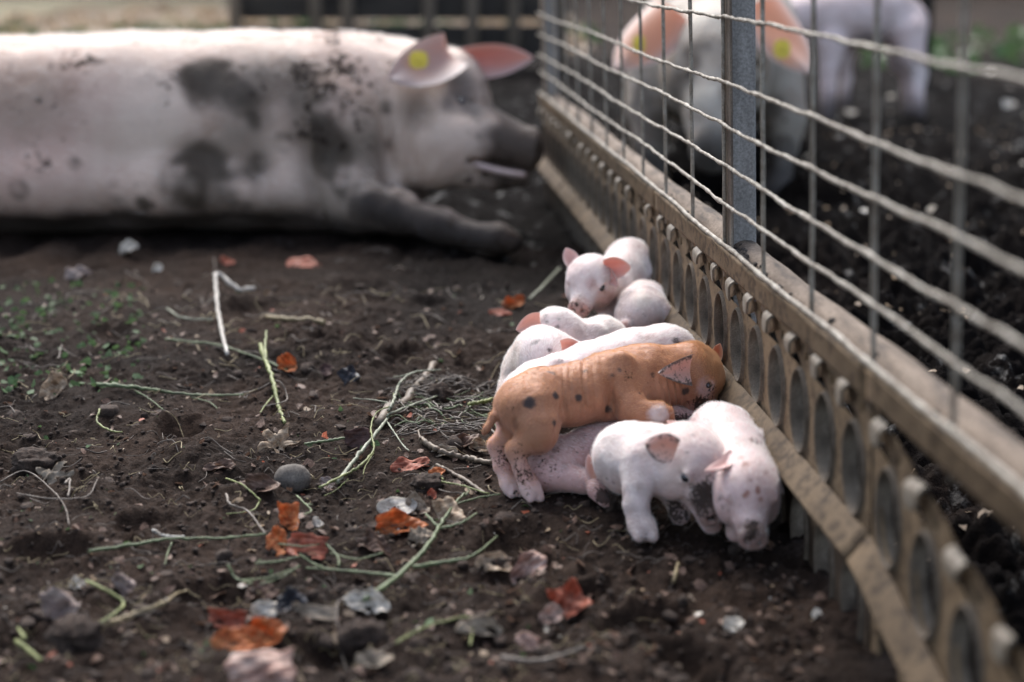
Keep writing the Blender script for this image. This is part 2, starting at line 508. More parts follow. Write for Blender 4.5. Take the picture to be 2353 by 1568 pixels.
def clip_mesh(seed):
    r = random.Random(seed)
    w = 0.0135 * r.uniform(0.8, 1.15); out = 0.0074 * r.uniform(0.85, 1.2); dn = 0.021 * r.uniform(0.75, 1.2)
    c = [(0.002, 0.001)] + [(0.0015 + out * math.sin(q), -out * 0.75 + out * 0.75 * math.cos(q)) for q in np.linspace(0.3, math.pi / 2, 6)] + [(0.0015 + out * 1.02, -dn * 0.7), (0.0015 + out * 0.93, -dn)]
    th = 0.003; V = []; F = []
    c = np.array(c); t = np.gradient(c, axis=0); nn = np.stack([-t[:, 1], t[:, 0]], 1); nn /= np.linalg.norm(nn, axis=1)[:, None]
    for i, (n, h) in enumerate(c):
        ww = w * (1 - 0.35 * max(0, (i - 5) / 3) ** 2)
        for sg in (-1, 1):
            V.append(E1 * (sg * ww) + E3 * h + E2 * n)
            V.append(E1 * (sg * ww) + E3 * (h - nn[i, 1] * -th) + E2 * (n + nn[i, 0] * th))
    for i in range(len(c) - 1):
        a, b = i * 4, (i + 1) * 4
        F += [(a, b, b + 2, a + 2), (a + 1, a + 3, b + 3, b + 1), (a, a + 1, b + 1, b), (a + 2, b + 2, b + 3, a + 3)]
    e = (len(c) - 1) * 4
    F += [(0, 2, 3, 1), (e, e + 1, e + 3, e + 2)]
    me = mesh_from('clip', V, F, M_clip, smooth=False)
    return me
clips = [clip_mesh(i) for i in range(5)]
panel_words = ['dusty beige slatted panel in the lower corner, nearest the lens', 'beige slatted panel with oval rings that the ginger piglet noses', 'beige slatted panel behind the piglet that stands looking out', 'short blurred end of the slatted panel row beside the sow snout']
S_EDGES = [-1.75, -0.60, 0.459, 1.656, 2.13]
FP_true = FP
def FP_sag(s, h, n=0.0): return FP_true(s, h - 0.25 * max(0.0, S_EDGES[1] - s), n)      # the nearest panel has dropped at its free end
for pi in range(4):
    s0, s1 = S_EDGES[pi], S_EDGES[pi + 1]
    FP = FP_sag if pi == 0 else FP_true
    t = empty('slatted_panel', FP((s0 + s1) / 2, 0))
    tag(t, panel_words[pi], 'panel', 'slatted panels along the foot of the wire fence')
    base = np.array(t.location)
    g = Geo(); N = max(1, round((s1 - s0 - 0.012) / PITCHS)); pw = (s1 - s0 - 0.008) / N
    for i in range(N):
        a, b = s0 + 0.004 + i * pw, s0 + 0.004 + (i + 1) * pw
        c = (a + b) / 2
        rect_hole(g, a, b, -0.06, 0.070, ell(c, ROW_L, RW, RH + 0.003), 0.0, 0.004)
        g.add([FP(a, 0.070), FP(b, 0.070), FP(b, 0.1), FP(a, 0.1)], [(0, 1, 2, 3)])
        rect_hole(g, a, b, 0.1, 0.199, ell(c, ROW_U, RW, RH), 0.0, 0.004)
        hs = a + pw * 0.28
        rect_hole(g, a, b, 0.199, 0.232, [(hs + 0.0055, 0.2205), (hs - 0.0055, 0.2205), (hs - 0.0055, 0.2095), (hs + 0.0055, 0.2095)], 0.0, 0.004)
        q = obj('ring', ring_u, t); q.location = FP(c, ROW_U, 0) - base
        if c > -0.62:
            q = obj('ring', ring_l, t); q.location = FP(c, ROW_L, 0) - base
        if random.random() < 0.07: continue            # a clip broken off
        q = obj('clip', clips[(i * 3 + pi) % 5], t)
        q.rotation_euler = (random.uniform(-0.10, 0.10), random.uniform(-0.08, 0.08), random.uniform(-0.10, 0.10))
        q.location = FP(c + pw * 0.12 + random.uniform(-0.002, 0.002), 0.230 + random.uniform(-0.0015, 0.0015), 0.0) - base
    # back skin of the plate is a second sheet 4 mm behind, closed by the hole walls
    o = obj('plate', g.mesh('plate', M_panel, smooth=False), t)
    o.data.transform(__import__('mathutils').Matrix.Translation(-Vector(base)))
    # sloping ledge rib
    g = Geo(); ns = 40
    prof = [(0.0025, 0.1035), (0.0045, 0.1025), (0.0235, 0.0805), (0.0245, 0.0785), (0.0235, 0.0762), (0.0150, 0.0735), (0.0025, 0.0725)]
    V = []
    for i in range(ns + 1):
        s = s0 + 0.003 + (s1 - s0 - 0.006) * i / ns
        wv = 0.0012 * math.sin(s * 23) + 0.0008 * math.sin(s * 61)
        V += [FP(s, h + wv, n + wv) - base for n, h in prof]
    k = len(prof)
    F = [(i * k + j, (i + 1) * k + j, (i + 1) * k + j + 1, i * k + j + 1) for i in range(ns) for j in range(k - 1)] + [tuple(range(k)), tuple(ns * k + j for j in range(k))[::-1]]
    g.add(V, F); obj('ledge', g.mesh('ledge', M_ledge), t)
    FP = FP_true
    # upper band with rolled edge, standing 5 mm proud of the plate
    g = Geo()
    prof = [(0.0015, 0.2335), (0.006, 0.2325), (0.0072, 0.236), (0.0072, 0.256), (0.009, 0.2605), (0.0075, 0.2635), (0.0035, 0.264), (0.001, 0.260)]
    V = []
    for i in range(ns + 1):
        s = s0 + 0.003 + (s1 - s0 - 0.006) * i / ns
        wv = 0.0014 * math.sin(s * 17 + pi) + 0.001 * math.sin(s * 47)
        V += [FP(s, h + wv, n + 0.6 * wv) - base for n, h in prof]
    k = len(prof)
    F = [(i * k + j, (i + 1) * k + j, (i + 1) * k + j + 1, i * k + j + 1) for i in range(ns) for j in range(k - 1)] + [tuple(range(k)), tuple(ns * k + j for j in range(k))[::-1]]
    g.add(V, F); obj('upper_band', g.mesh('upper_band', M_panel), t)

# round rail behind the panels
M_rail = mk_plain('dusty_wooden_rail', [(0.32, (0.06, 0.046, 0.036)), (0.5, (0.19, 0.145, 0.108)), (0.75, (0.30, 0.24, 0.185))], 14, 0.85, 0.6, 0.004, stretch=(3.0, 0.7, 3.0), fine=220)
g = Geo()
ss = np.linspace(-1.9, 2.12, 120)
pts = [FP(s, 0.243 + 0.002 * math.sin(s * 5), -0.029 + 0.0015 * math.sin(s * 3.3)) for s in ss]
g.tube(pts, [0.0235 + 0.0012 * math.sin(s * 9) + 0.0007 * math.sin(s * 31) for s in ss], 20, True, wob=0.012)
o = obj('round_rail', g.mesh('round_rail', M_rail))
tag(o, 'round brown wooden rail lying along the top of the slatted panels', 'rail')

# wire fence
def mk_wire(name, lo, hi, rust):
    k = Mat(name)
    n1 = k.noise(55, 5, 0.65); n2 = k.noise(420, 4, 0.7)
    c = k.ramp(n1, [(0.32, rust), (0.52, lo), (0.72, hi)])
    c = k.mix(0.6, c, k.ramp(n2, [(0.35, (0.45, 0.43, 0.4)), (0.6, (1.1, 1.1, 1.1))]), 'MULTIPLY')
    k.set(Base_Color=c, Roughness=0.6, Metallic=0.15)
    k.bump(k.math('ADD', n1, k.math('MULTIPLY', n2, 0.6)), 0.6, 0.0025)
    return k.m
M_hwire = mk_wire('crusted_wire', (0.25, 0.222, 0.18), (0.44, 0.405, 0.35), (0.11, 0.082, 0.058))
M_vwire = mk_wire('weathered_wire', (0.26, 0.225, 0.18), (0.38, 0.35, 0.30), (0.15, 0.11, 0.075))
M_post = mk_plain('galvanised_post', [(0.3, (0.20, 0.19, 0.183)), (0.55, (0.33, 0.32, 0.312)), (0.8, (0.44, 0.43, 0.42))], 26, 0.5, 0.25, 0.002, stretch=(1, 1, 0.25), metal=0.1, fine=300)
M_rust = mk_plain('rusty_angle_iron', [(0.3, (0.09, 0.065, 0.05)), (0.55, (0.19, 0.15, 0.115)), (0.8, (0.30, 0.27, 0.23))], 30, 0.7, 0.4, 0.002, stretch=(1, 1, 0.3), fine=350)
wf = empty('wire_fence', FP(0, 0.25))
tag(wf, 'crusted steel wire fence with a steel post, wires above the slatted panels', 'fence')
base = np.array(wf.location)
def hit_fence(x, y):
    r = ray(x, y); nv = np.cross(E1, E3)
    t = ((FO - CAMP) @ nv) / (r @ nv); q = CAMP + r * t - FO
    h = q[2] / E3[2]; s = (q - E3 * h) @ E1
    return s, h
rows = [hit_fence(1671, yy)[1] for yy in (558.5, 462, 380, 286, 192, 41)]
rows += [rows[-1] + 0.10, rows[-1] + 0.205]
V_S = [i * 0.2003 + 0.003 for i in range(-9, 11)]
for ri, h in enumerate(rows):
    g = Geo(); r = random.Random(ri + 5)
    ss = np.arange(-1.8, 2.13, 0.01)
    ph = [r.uniform(0, 6.28) for _ in range(4)]
    pts, rad = [], []
    for s in ss:
        w = 0.0005 * math.sin(s * 31.4 + ph[0]) + 0.0020 * math.sin(s * 5.1 + ph[1]) + 0.0005 * math.sin(s * 58 + ph[2]) + r.uniform(-0.0005, 0.0005)
        w2 = 0.0022 * math.sin(s * 15.7 + ph[3])
        pts.append(FP(s, h + w * (0.5 if ri == 0 else 1.0), 0.0052 + w2 * 0.5 + (0.001 if ri == 0 else 0)) - base)
        rad.append(0.0023 * (1 + 0.45 * max(0.0, 1 - min(abs(s - v) for v in V_S) / 0.012)) * (1 + 0.10 * math.sin(s * 83 + ri) + r.uniform(-0.12, 0.14)) + (0.0007 if ri == 0 else 0))
    g.tube(pts, rad, 9, True, wob=0.07)
    obj('horizontal_wire', g.mesh('horizontal_wire', M_hwire), wf)
for vi, s in enumerate(V_S):
    g = Geo(); r = random.Random(vi)
    hs = np.linspace(0.222, rows[-1] + 0.02, 22)
    a, b = r.uniform(0, 6), r.uniform(-0.004, 0.004)
    pts = [FP(s + b * (h - 0.25) * 2 + 0.001 * math.sin(h * 40 + a), h, 0.0) - base for h in hs]
    g.tube(pts, [0.0027 * (1 + r.uniform(-0.06, 0.06)) for _ in hs], 8, True)
    obj('vertical_wire', g.mesh('vertical_wire', M_vwire), wf)
# post: a folded steel section with a thin angle-iron edge towards the lens
def extr(g, prof, h0, h1, nh=14):
    V = []; k = len(prof)
    for i in range(nh + 1):
        h = h0 + (h1 - h0) * i / nh
        V += [FP(s, h, n) - base for s, n in prof]
    F = [(i * k + j, i * k + (j + 1) % k, (i + 1) * k + (j + 1) % k, (i + 1) * k + j) for i in range(nh) for j in range(k)]
    F += [tuple(range(k))[::-1], tuple(nh * k + j for j in range(k))]
    g.add(V, F)
def post_at(s):
    g = Geo()
    c = 0.006
    n0, n1 = -0.044, -0.0065
    extr(g, [(s + 0.004, n1), (s + 0.004, n1 - 0.0035), (s + 0.0005, n1 - 0.006), (s + 0.0005, n0 + 0.003), (s + 0.004, n0), (s + 0.03, n0), (s + 0.03, n0 + 0.003), (s + 0.007, n0 + 0.004), (s + 0.0045, n0 + 0.006), (s + 0.0045, n1 - 0.007), (s + 0.008, n1 - 0.003), (s + 0.03, n1 - 0.003), (s + 0.03, n1)], -0.08, rows[-1] + 0.12)
    po = obj('post', g.mesh('post', M_post, smooth=False), wf)
    g = Geo()
    extr(g, [(s - 0.030, -0.0035), (s - 0.030, -0.0062), (s - 0.003, -0.0062), (s - 0.003, -0.013), (s - 0.0003, -0.013), (s - 0.0003, -0.0035)], 0.225, rows[-1] + 0.06)
    obj('post_flange', g.mesh('post_flange', M_rust, smooth=False), wf)
post_at(0.012)
post_at(2.115)
# soil and feed crumbs gathered round the foot of the post
g = Geo(); r = random.Random(3)
M_crumb = mk_plain('post_dirt', [(0.4, (0.03, 0.024, 0.02)), (0.72, (0.09, 0.07, 0.055)), (0.80, (0.5, 0.38, 0.2))], 90, 0.9, 0.5, 0.002)
ico = bmesh.new(); bmesh.ops.create_icosphere(ico, subdivisions=1, radius=1.0)
ICO_V = np.array([v.co[:] for v in ico.verts]); ICO_F = [tuple(v.index for v in f.verts) for f in ico.faces]; ico.free()
for i in range(420):
    s = r.gauss(-0.03, 0.055) if i < 300 else r.uniform(-1.2, 1.5)
    n = r.uniform(-0.02, 0.0005); hh = 0.258 - 0.05 * max(0, abs(s + 0.03) - 0.02) * (i < 300) + r.uniform(-0.006, 0.004)
    rr = r.uniform(0.0012, 0.0042)
    V = ICO_V * rr * np.array([r.uniform(0.7, 1.3) for _ in range(3)]) * (1 + 0.25 * rng.uniform(-1, 1, (len(ICO_V), 1)))
    g.add(V + FP(s, hh, n), ICO_F)
tag(obj('dirt_crumbs', g.mesh('dirt_crumbs', M_crumb)), 'dark soil and feed crumbs heaped round the foot of the steel post', 'dirt', None, 'stuff')
# ------------------------------------------------------------------ animals: smooth-union bodies polygonised on a grid
def surface_nets(Fd, org, h):
    s = Fd < 0
    nx, ny, nz = Fd.shape
    acc = np.zeros((nx - 1, ny - 1, nz - 1, 3), np.float32); cnt = np.zeros((nx - 1, ny - 1, nz - 1), np.float32)
    def sl(a, n): return slice(a, n - 1 + a)
    for ax in range(3):
        o1, o2 = [(1, 2), (0, 2), (0, 1)][ax]
        for a in (0, 1):
            for b in (0, 1):
                d0 = [0, 0, 0]; d0[o1] = a; d0[o2] = b
                d1 = list(d0); d1[ax] = 1
                A = Fd[sl(d0[0], nx), sl(d0[1], ny), sl(d0[2], nz)]
                B = Fd[sl(d1[0], nx), sl(d1[1], ny), sl(d1[2], nz)]
                m = (A < 0) != (B < 0)
                t = np.where(m, A / (A - B + 1e-12), 0).astype(np.float32)
                for c in range(3):
                    acc[..., c] += m * (d0[c] + (t if c == ax else 0))
                cnt += m
    act = cnt > 0
    ids = -np.ones(act.shape, np.int64); ids[act] = np.arange(act.sum())
    ii = np.stack(np.nonzero(act), 1)
    V = (acc[act] / cnt[act][:, None] + ii) * h + org
    Q = []
    for ax in range(3):
        o1, o2 = [(1, 2), (2, 0), (0, 1)][ax]
        A = [slice(0, n) for n in Fd.shape]; B = list(A)
        A[ax] = slice(0, Fd.shape[ax] - 1); B[ax] = slice(1, Fd.shape[ax])
        sa, sb = s[tuple(A)], s[tuple(B)]
        e = np.stack(np.nonzero(sa != sb), 1)
        e = e[(e[:, o1] > 0) & (e[:, o2] > 0) & (e[:, o1] < Fd.shape[o1] - 1) & (e[:, o2] < Fd.shape[o2] - 1)]
        flip = sa[e[:, 0], e[:, 1], e[:, 2]]
        def c(d1, d2):
            q = e.copy(); q[:, o1] -= d1; q[:, o2] -= d2
            return ids[q[:, 0], q[:, 1], q[:, 2]]
        q = np.stack([c(1, 1), c(0, 1), c(0, 0), c(1, 0)], 1)
        q[~flip] = q[~flip][:, ::-1]
        Q.append(q)
    Q = np.concatenate(Q)
    return V, Q[(Q >= 0).all(1)]

class Blob:
    def __init__(self): self.pr = []; self.cut = []
    def cone(self, a, ra, b, rb, k=0.012): self.pr.append(('c', np.array(a, float), ra, np.array(b, float), rb, k)); return self
    def chain(self, L, k=0.012):
        for i, ((a, ra), (b, rb)) in enumerate(zip(L[:-1], L[1:])): self.cone(a, ra + 0.04 * k, b, rb + 0.04 * k, k if i == 0 else k * 0.35)
        return self
    def ball(self, a, r, k=0.012): return self.cone(a, r, np.array(a) + 1e-4, r, k)
    def ell(self, c, ax, rad, k=0.012): self.pr.append(('e', np.array(c, float), np.array(ax, float), np.array(rad, float), None, k)); return self
    def sub(self, c, ax, rad, k=0.004): self.cut.append(('e', np.array(c, float), np.array(ax, float), np.array(rad, float), None, k)); return self
    @staticmethod
    def box_of(p):
        if p[0] == 'c': return np.minimum(p[1] - p[2], p[3] - p[4]), np.maximum(p[1] + p[2], p[3] + p[4])
        m = p[3].max(); return p[1] - m, p[1] + m
    @staticmethod
    def dist(p, X):
        if p[0] == 'c':
            a, ra, b, rb = p[1], p[2], p[3], p[4]
            ba = b - a; t = np.clip(((X - a) @ ba) / (ba @ ba + 1e-12), 0, 1)
            return np.linalg.norm(X - a - t[..., None] * ba, axis=-1) - (ra + (rb - ra) * t)
        q = (X - p[1]) @ p[2].T
        k0 = np.linalg.norm(q / p[3], axis=-1); k1 = np.linalg.norm(q / p[3] ** 2, axis=-1)
        return k0 * (k0 - 1) / (k1 + 1e-9)
    def build(self, h):
        lo = np.min([self.box_of(p)[0] for p in self.pr], 0) - 4 * h; hi = np.max([self.box_of(p)[1] for p in self.pr], 0) + 4 * h
        n = np.ceil((hi - lo) / h).astype(int) + 1
        D = np.full(n, 1.0, np.float32)
        axs = [lo[i] + h * np.arange(n[i]) for i in range(3)]
        def region(p, m):
            a, b = self.box_of(p)
            i0 = np.maximum(0, np.floor((a - m - lo) / h).astype(int)); i1 = np.minimum(n, np.ceil((b + m - lo) / h).astype(int) + 1)
            X = np.stack(np.meshgrid(*[axs[i][i0[i]:i1[i]] for i in range(3)], indexing='ij'), -1)
            return tuple(slice(i0[i], i1[i]) for i in range(3)), X
        for p in self.pr:
            k = p[5]; sl, X = region(p, 2.2 * k + 3 * h)
            d = self.dist(p, X).astype(np.float32); o = D[sl]
            q = np.maximum(k - np.abs(o - d), 0) / k
            D[sl] = np.minimum(o, d) - q * q * k * 0.25
        for p in self.cut:
            k = p[5]; sl, X = region(p, 2 * k + 2 * h)
            d = -self.dist(p, X).astype(np.float32); o = D[sl]
            q = np.maximum(k - np.abs(o - d), 0) / k
            D[sl] = np.maximum(o, d) + q * q * k * 0.25
        return surface_nets(D, lo, h)

def frame(f, u):
    f = nrm(f); r = nrm(np.cross(f, u)); u = np.cross(r, f)
    return f, r, u             # forward, animal's right, up
class Head:
    """piglet head: C centre of the skull, L length from poll to nose"""
    def __init__(self, B, C, f, u, L, snout=1.0, k=0.010, droop=0.0):
        self.C, self.L = np.array(C, float), L
        self.f, self.r, self.u = frame(f, u)
        q = self.at; ax = np.array([self.f, self.r, self.u])
        B.ell(q(0, 0, 0), ax, np.array((0.31, 0.285, 0.29)) * L, k)
        B.ell(q(0.10, 0, 0.07), ax, np.array((0.22, 0.24, 0.19)) * L, k)
        B.cone(q(0.12, 0, -0.02), 0.205 * L, q(0.50 * snout, 0, -0.13 - droop), 0.130 * L, k)
        for s in (-1, 1):
            B.ell(q(0.06, s * 0.15, -0.15), ax, np.array((0.20, 0.14, 0.17)) * L, k)
            B.cone(q(0.19, s * 0.165, 0.115), 0.048 * L, q(0.25, s * 0.20, 0.085), 0.03 * L, k * 0.5)
        B.cone(q(0.06, 0, -0.2), 0.13 * L, q(0.44 * snout, 0, -0.235 - droop), 0.060 * L, k * 0.6)
        B.ell(q(0.565 * snout, 0, -0.135 - droop), ax, np.array((0.038, 0.132, 0.112)) * L, k * 0.4)
        for s in (-1, 1):
            B.sub(q(0.605 * snout, s * 0.052, -0.13 - droop), ax, np.array((0.045, 0.024, 0.032)) * L, 0.0015)
            B.sub(q(0.25, s * 0.245, 0.035), ax, np.array((0.055, 0.03, 0.036)) * L, 0.003)
            B.sub(q(0.34, s * 0.125, -0.235 - droop), ax, np.array((0.19, 0.045, 0.011)) * L, 0.002)
    def at(self, a, b, c): return self.C + self.L * (a * self.f + b * self.r + c * self.u)
    def eye(self, s): return self.at(0.248, s * 0.213, 0.036)
    def nose(self): return self.at(0.6, 0, -0.135)

def normals_of(V, Q):
    n = np.cross(V[Q[:, 2]] - V[Q[:, 0]], V[Q[:, 3]] - V[Q[:, 1]])
    N = np.zeros_like(V)
    for i in range(4): np.add.at(N, Q[:, i], n)
    return N / (np.linalg.norm(N, axis=1)[:, None] + 1e-12)

def ear_mesh(base, tip, side, W, cup, col_in, col_out, dirt=0.0, thick=0.0022, fold=0.0, bend=(0, 0, 0), name='ear', seed=0, shape='leaf'):
    """leaf-shaped ear; base, tip points; side = normal of the hollow face; W half width"""
    base, tip = np.array(base, float), np.array(tip, float)
    ax = tip - base; Lr = np.linalg.norm(ax); a = ax / Lr
    nn = nrm(np.array(side) - a * (np.array(side) @ a)); w = np.cross(a, nn)
    nu, nv = 18, 13
    bend = np.array(bend, float)
    r = random.Random(seed)
    ph = r.uniform(0, 6)
    T = []; C = []; Dm = []
    for i in range(nu):
        u = i / (nu - 1)
        prof = ((0.66 + 0.70 * u - 0.55 * u * u) * (1 - u ** 2.4) ** 0.75 if shape == 'leaf' else (1 - u) ** 0.8 * (1 + 0.25 * u)) if u < 1 else 0.0
        prof = max(prof, 0.02)
        for j in range(nv):
            v = -1 + 2 * j / (nv - 1)
            p = base + a * (u * Lr) + w * (v * W * prof)
            p = p + nn * (cup * W * prof * (v * v - 0.3) * (1.35 - 0.95 * u)) + bend * (u * u) + nn * (fold * Lr * u * u)
            p = p + nn * 0.05 * W * math.sin(v * 4 + u * 5 + ph) * u
            T.append(p); e = max(abs(v) ** 3, u ** 4)
            C.append((e, u)); Dm.append(dirt * (0.55 + 0.45 * e))
    T = np.array(T).reshape(nu, nv, 3)
    du = np.gradient(T, axis=0); dv = np.gradient(T, axis=1)
    nor = np.cross(du, dv); nor /= np.linalg.norm(nor, axis=2)[..., None] + 1e-9
    if (nor.reshape(-1, 3) @ nn).mean() < 0: nor = -nor
    C = np.array(C); edge = np.clip(1 - (C[:, 0]) ** 4, 0.1, 1).reshape(nu, nv, 1)
    front = (T + nor * thick * 0.5 * edge).reshape(-1, 3); back = (T - nor * thick * 0.5 * edge).reshape(-1, 3)
    m = nu * nv; F = []
    fl = (np.cross(T[1, 0] - T[0, 0], T[0, 1] - T[0, 0]) @ nn) > 0
    for i in range(nu - 1):
        for j in range(nv - 1):
            q = (i * nv + j, (i + 1) * nv + j, (i + 1) * nv + j + 1, i * nv + j + 1)
            if not fl: q = q[::-1]
            F.append(q); F.append(tuple(m + t for t in q[::-1]))
    rim = [(i, 0) for i in range(nu)] + [(nu - 1, j) for j in range(1, nv)] + [(i, nv - 1) for i in range(nu - 2, -1, -1)]
    for (i0, j0), (i1, j1) in zip(rim[:-1], rim[1:]):
        q = (i0 * nv + j0, i1 * nv + j1, m + i1 * nv + j1, m + i0 * nv + j0)
        F.append(q if fl else q[::-1])
    V = np.concatenate([front, back])
    ci, co = np.array(col_in), np.array(col_out)
    e = C[:, 0:1]
    colf = ci * (1 - 0.8 * e) + co * (0.8 * e); colb = np.repeat(co[None], m, 0)
    return V, F, np.concatenate([colf, colb]), np.array(Dm + [d * 0.8 for d in Dm])

def fur_curves(V, N, lay, count, length, rad, mat, parent, base, mask=None, lift=0.45, seed=0):
    r = np.random.default_rng(seed)
    w = np.ones(len(V)) if mask is None else mask + 1e-6
    pick = r.choice(len(V), count, p=w / w.sum())
    p0 = V[pick] + r.normal(0, 0.0012, (count, 3)); n = N[pick]
    p0 = p0 - n * (((p0 - V[pick]) * n).sum(1))[:, None]
    ly = np.asarray(lay, float)
    if ly.ndim == 1: ly = np.repeat(ly[None], len(V), 0)
    t = ly[pick] + r.normal(0, 0.28, (count, 3)); t = t - n * (t * n).sum(1)[:, None]; t /= np.linalg.norm(t, axis=1)[:, None] + 1e-9
    Ls = length * r.uniform(0.6, 1.25, count)[:, None]
    d0 = n * lift + t * (1 - lift * 0.5); d0 /= np.linalg.norm(d0, axis=1)[:, None]
    d1 = n * lift * 0.4 + t; d1 /= np.linalg.norm(d1, axis=1)[:, None]
    pts = np.stack([p0 - n * 0.0005, p0 + d0 * Ls * 0.5, p0 + d0 * Ls * 0.5 + d1 * Ls * 0.5], 1) - base
    cu = bpy.data.hair_curves.new('fur')
    cu.add_curves([3] * count)
    cu.position_data.foreach_set('vector', pts.astype(np.float32).ravel())
    ra = cu.attributes.get('radius') or cu.attributes.new('radius', 'FLOAT', 'POINT')
    ra.data.foreach_set('value', np.tile(np.array((1.0, 0.75, 0.12), np.float32) * rad, count))
    cu.materials.append(mat)
    return obj('fur', cu, parent)

WHITE = np.array((0.63, 0.545, 0.525)); PINK = np.array((0.60, 0.375, 0.34)); CREAM = np.array((0.62, 0.53, 0.44))
GINGER = np.array((0.36, 0.175, 0.10)); DARK = np.array((0.030, 0.026, 0.028)); ROSE = np.array((0.55, 0.27, 0.22))
EAR_IN, EAR_OUT = np.array((0.66, 0.33, 0.26)), np.array((0.70, 0.55, 0.50))

class Pig:
    def __init__(self, name, label, cat, base, group=None):
        self.root = empty(name, base); self.base = np.array(base, float)
        tag(self.root, label, cat, group)
        self.B = Blob()
    def body(self, h, color, mat=None, name='body'):
        self.V, self.Q = self.B.build(h)
        self.N = normals_of(self.V, self.Q)
        if h < 0.005:      # loose skin: shallow folds and bony unevenness
            W_ = self.V * np.array((1.0, 1.0, 0.45))
            d = 0.0013 * noise3(self.V, 40) - 0.0011 * np.maximum(0, noise3(W_, 95) - 0.05) - 0.0004 * np.abs(noise3(self.V, 190))
        else:
            d = 0.006 * noise3(self.V, 7) - 0.006 * np.maximum(0, noise3(self.V * np.array((1.0, 1.0, 0.3)), 16) - 0.1)
        self.V = self.V + self.N * d[:, None]
        self.N = normals_of(self.V, self.Q)
        self.bvh = None
        self.col = np.repeat(WHITE[None], len(self.V), 0); self.dirt = np.zeros(len(self.V))
        color(self)
        self.dirt = np.maximum(self.dirt, (0.34 if h < 0.005 else 0.2) * np.clip(0.25 + 1.6 * noise3(self.V, 16.0 if h < 0.005 else 2.0), 0, 1))
        me = mesh_from(name, self.V - self.base, self.Q, mat or M_skin)
        put_attr(me, 'col', np.clip(self.col, 0, 1)); put_attr(me, 'dirt', np.clip(self.dirt, 0, 1))
        self.bo = obj(name, me, self.root)
        return self
    def seen(self, x, y):
        if self.bvh is None:
            self.bvh = BVHTree.FromPolygons([Vector(v) for v in self.V], [tuple(int(i) for i in q) for q in self.Q])
        r = nrm(ray(x, y))
        loc, nr, i, d = self.bvh.ray_cast(Vector(CAMP), Vector(r))
        if loc is None:
            loc, nr, i, d = self.bvh.find_nearest(Vector(P(x, y, np.linalg.norm(self.V.mean(0) - CAMP))))
        return np.array(loc)
    def blot(self, p, r, soft=0.4, warp=0.35, freq=90.0, squash=None):
        """0..1 mask round a point of the surface"""
        q = self.V - p
        if squash is not None:
            a, s = squash; q = q + np.outer(q @ a, a) * (s - 1)
        d = np.linalg.norm(q, axis=1) / r
        d = d + warp * noise3(self.V, freq)
        return smooth(1 + soft, 1 - soft, d)
    def paint(self, m, c, a=1.0):
        m = (np.asarray(m) * a)[:, None]; self.col = self.col * (1 - m) + np.asarray(c) * m
    def spot(self, x, y, rpx, c=DARK, a=0.92, soft=0.3, warp=0.3, squash=None):
        p = self.seen(x, y); r = rpx * np.linalg.norm(p - CAMP) / FOC
        self.paint(self.blot(p, r, soft, warp, 260.0 if r < 0.02 else 30.0, squash), c, a)
    def soil(self, x, y, rpx, a=1.0, soft=0.8):
        p = self.seen(x, y); r = rpx * np.linalg.norm(p - CAMP) / FOC
        self.dirt = np.maximum(self.dirt, a * self.blot(p, r, soft, 0.3, 60.0))
    def ear(self, base, tip, side, W, cup=0.5, cin=EAR_IN, cout=EAR_OUT, dirt=0.0, thick=0.0022, fold=0.0, bend=(0, 0, 0), label=None, shape='leaf'):
        V, F, C, D = ear_mesh(base, tip, side, W, cup, cin, cout, dirt, thick, fold, bend, seed=int(abs(W) * 1e5), shape=shape)
        me = mesh_from('ear', V - self.base, F, M_ear)
        put_attr(me, 'col', C); put_attr(me, 'dirt', D)
        o = obj('ear', me, self.root)
        sd = o.modifiers.new('smooth', 'SUBSURF'); sd.levels = 1; sd.render_levels = 1
        if label: o['label'] = label
        return o
    def eyes(self, H, which=(-1, 1), r=0.043):
        for s in which:
            bm = bmesh.new(); bmesh.ops.create_uvsphere(bm, u_segments=16, v_segments=10, radius=H.L * r)
            bmesh.ops.translate(bm, verts=bm.verts, vec=Vector(H.at(0.245, s * 0.203, 0.036) - self.base))
            me = bpy.data.meshes.new('eye'); bm.to_mesh(me); bm.free()
            me.polygons.foreach_set('use_smooth', np.ones(len(me.polygons), bool)); me.materials.append(M_eye)
            obj('eye', me, self.root)
    def lids(self, H, which=(-1, 1), open_=0.5):
        """rounded eyelids over the eyeball, added to the body blob"""
        for s in which:
            c = H.at(0.243, s * 0.203, 0.036)
            ax = np.array([H.f, H.r, H.u])
            self.B.cone(H.at(0.195, s * 0.222, 0.036 + 0.03 * open_), 0.012 * H.L, H.at(0.25, s * 0.222, 0.062 + 0.028 * open_), 0.018 * H.L, 0.003)
            self.B.cone(H.at(0.25, s * 0.222, 0.062 + 0.028 * open_), 0.018 * H.L, H.at(0.30, s * 0.20, 0.032 + 0.03 * open_), 0.011 * H.L, 0.003)
            self.B.cone(H.at(0.195, s * 0.222, 0.030), 0.011 * H.L, H.at(0.245, s * 0.225, 0.012 - 0.02 * open_), 0.014 * H.L, 0.003)
            self.B.cone(H.at(0.245, s * 0.225, 0.012 - 0.02 * open_), 0.014 * H.L, H.at(0.30, s * 0.20, 0.024), 0.010 * H.L, 0.003)
    def foot(self, ankle, toe, r=0.0085, spread=None):
        """two small cloven toes"""
        ankle, toe = np.array(ankle, float), np.array(toe, float)
        d = nrm(toe - ankle); w = nrm(np.cross(d, (0, 1, 0.2))) if spread is None else nrm(spread)
        for s in (-1, 1):
            self.B.cone(ankle + w * s * r * 0.35, r * 0.95, toe + w * s * r * 0.62, r * 0.55, 0.004)
    def bare(self):
        lum = self.col.mean(1)
        return smooth(0.10, 0.24, lum) * (1 - smooth(0.3, 0.75, self.dirt))
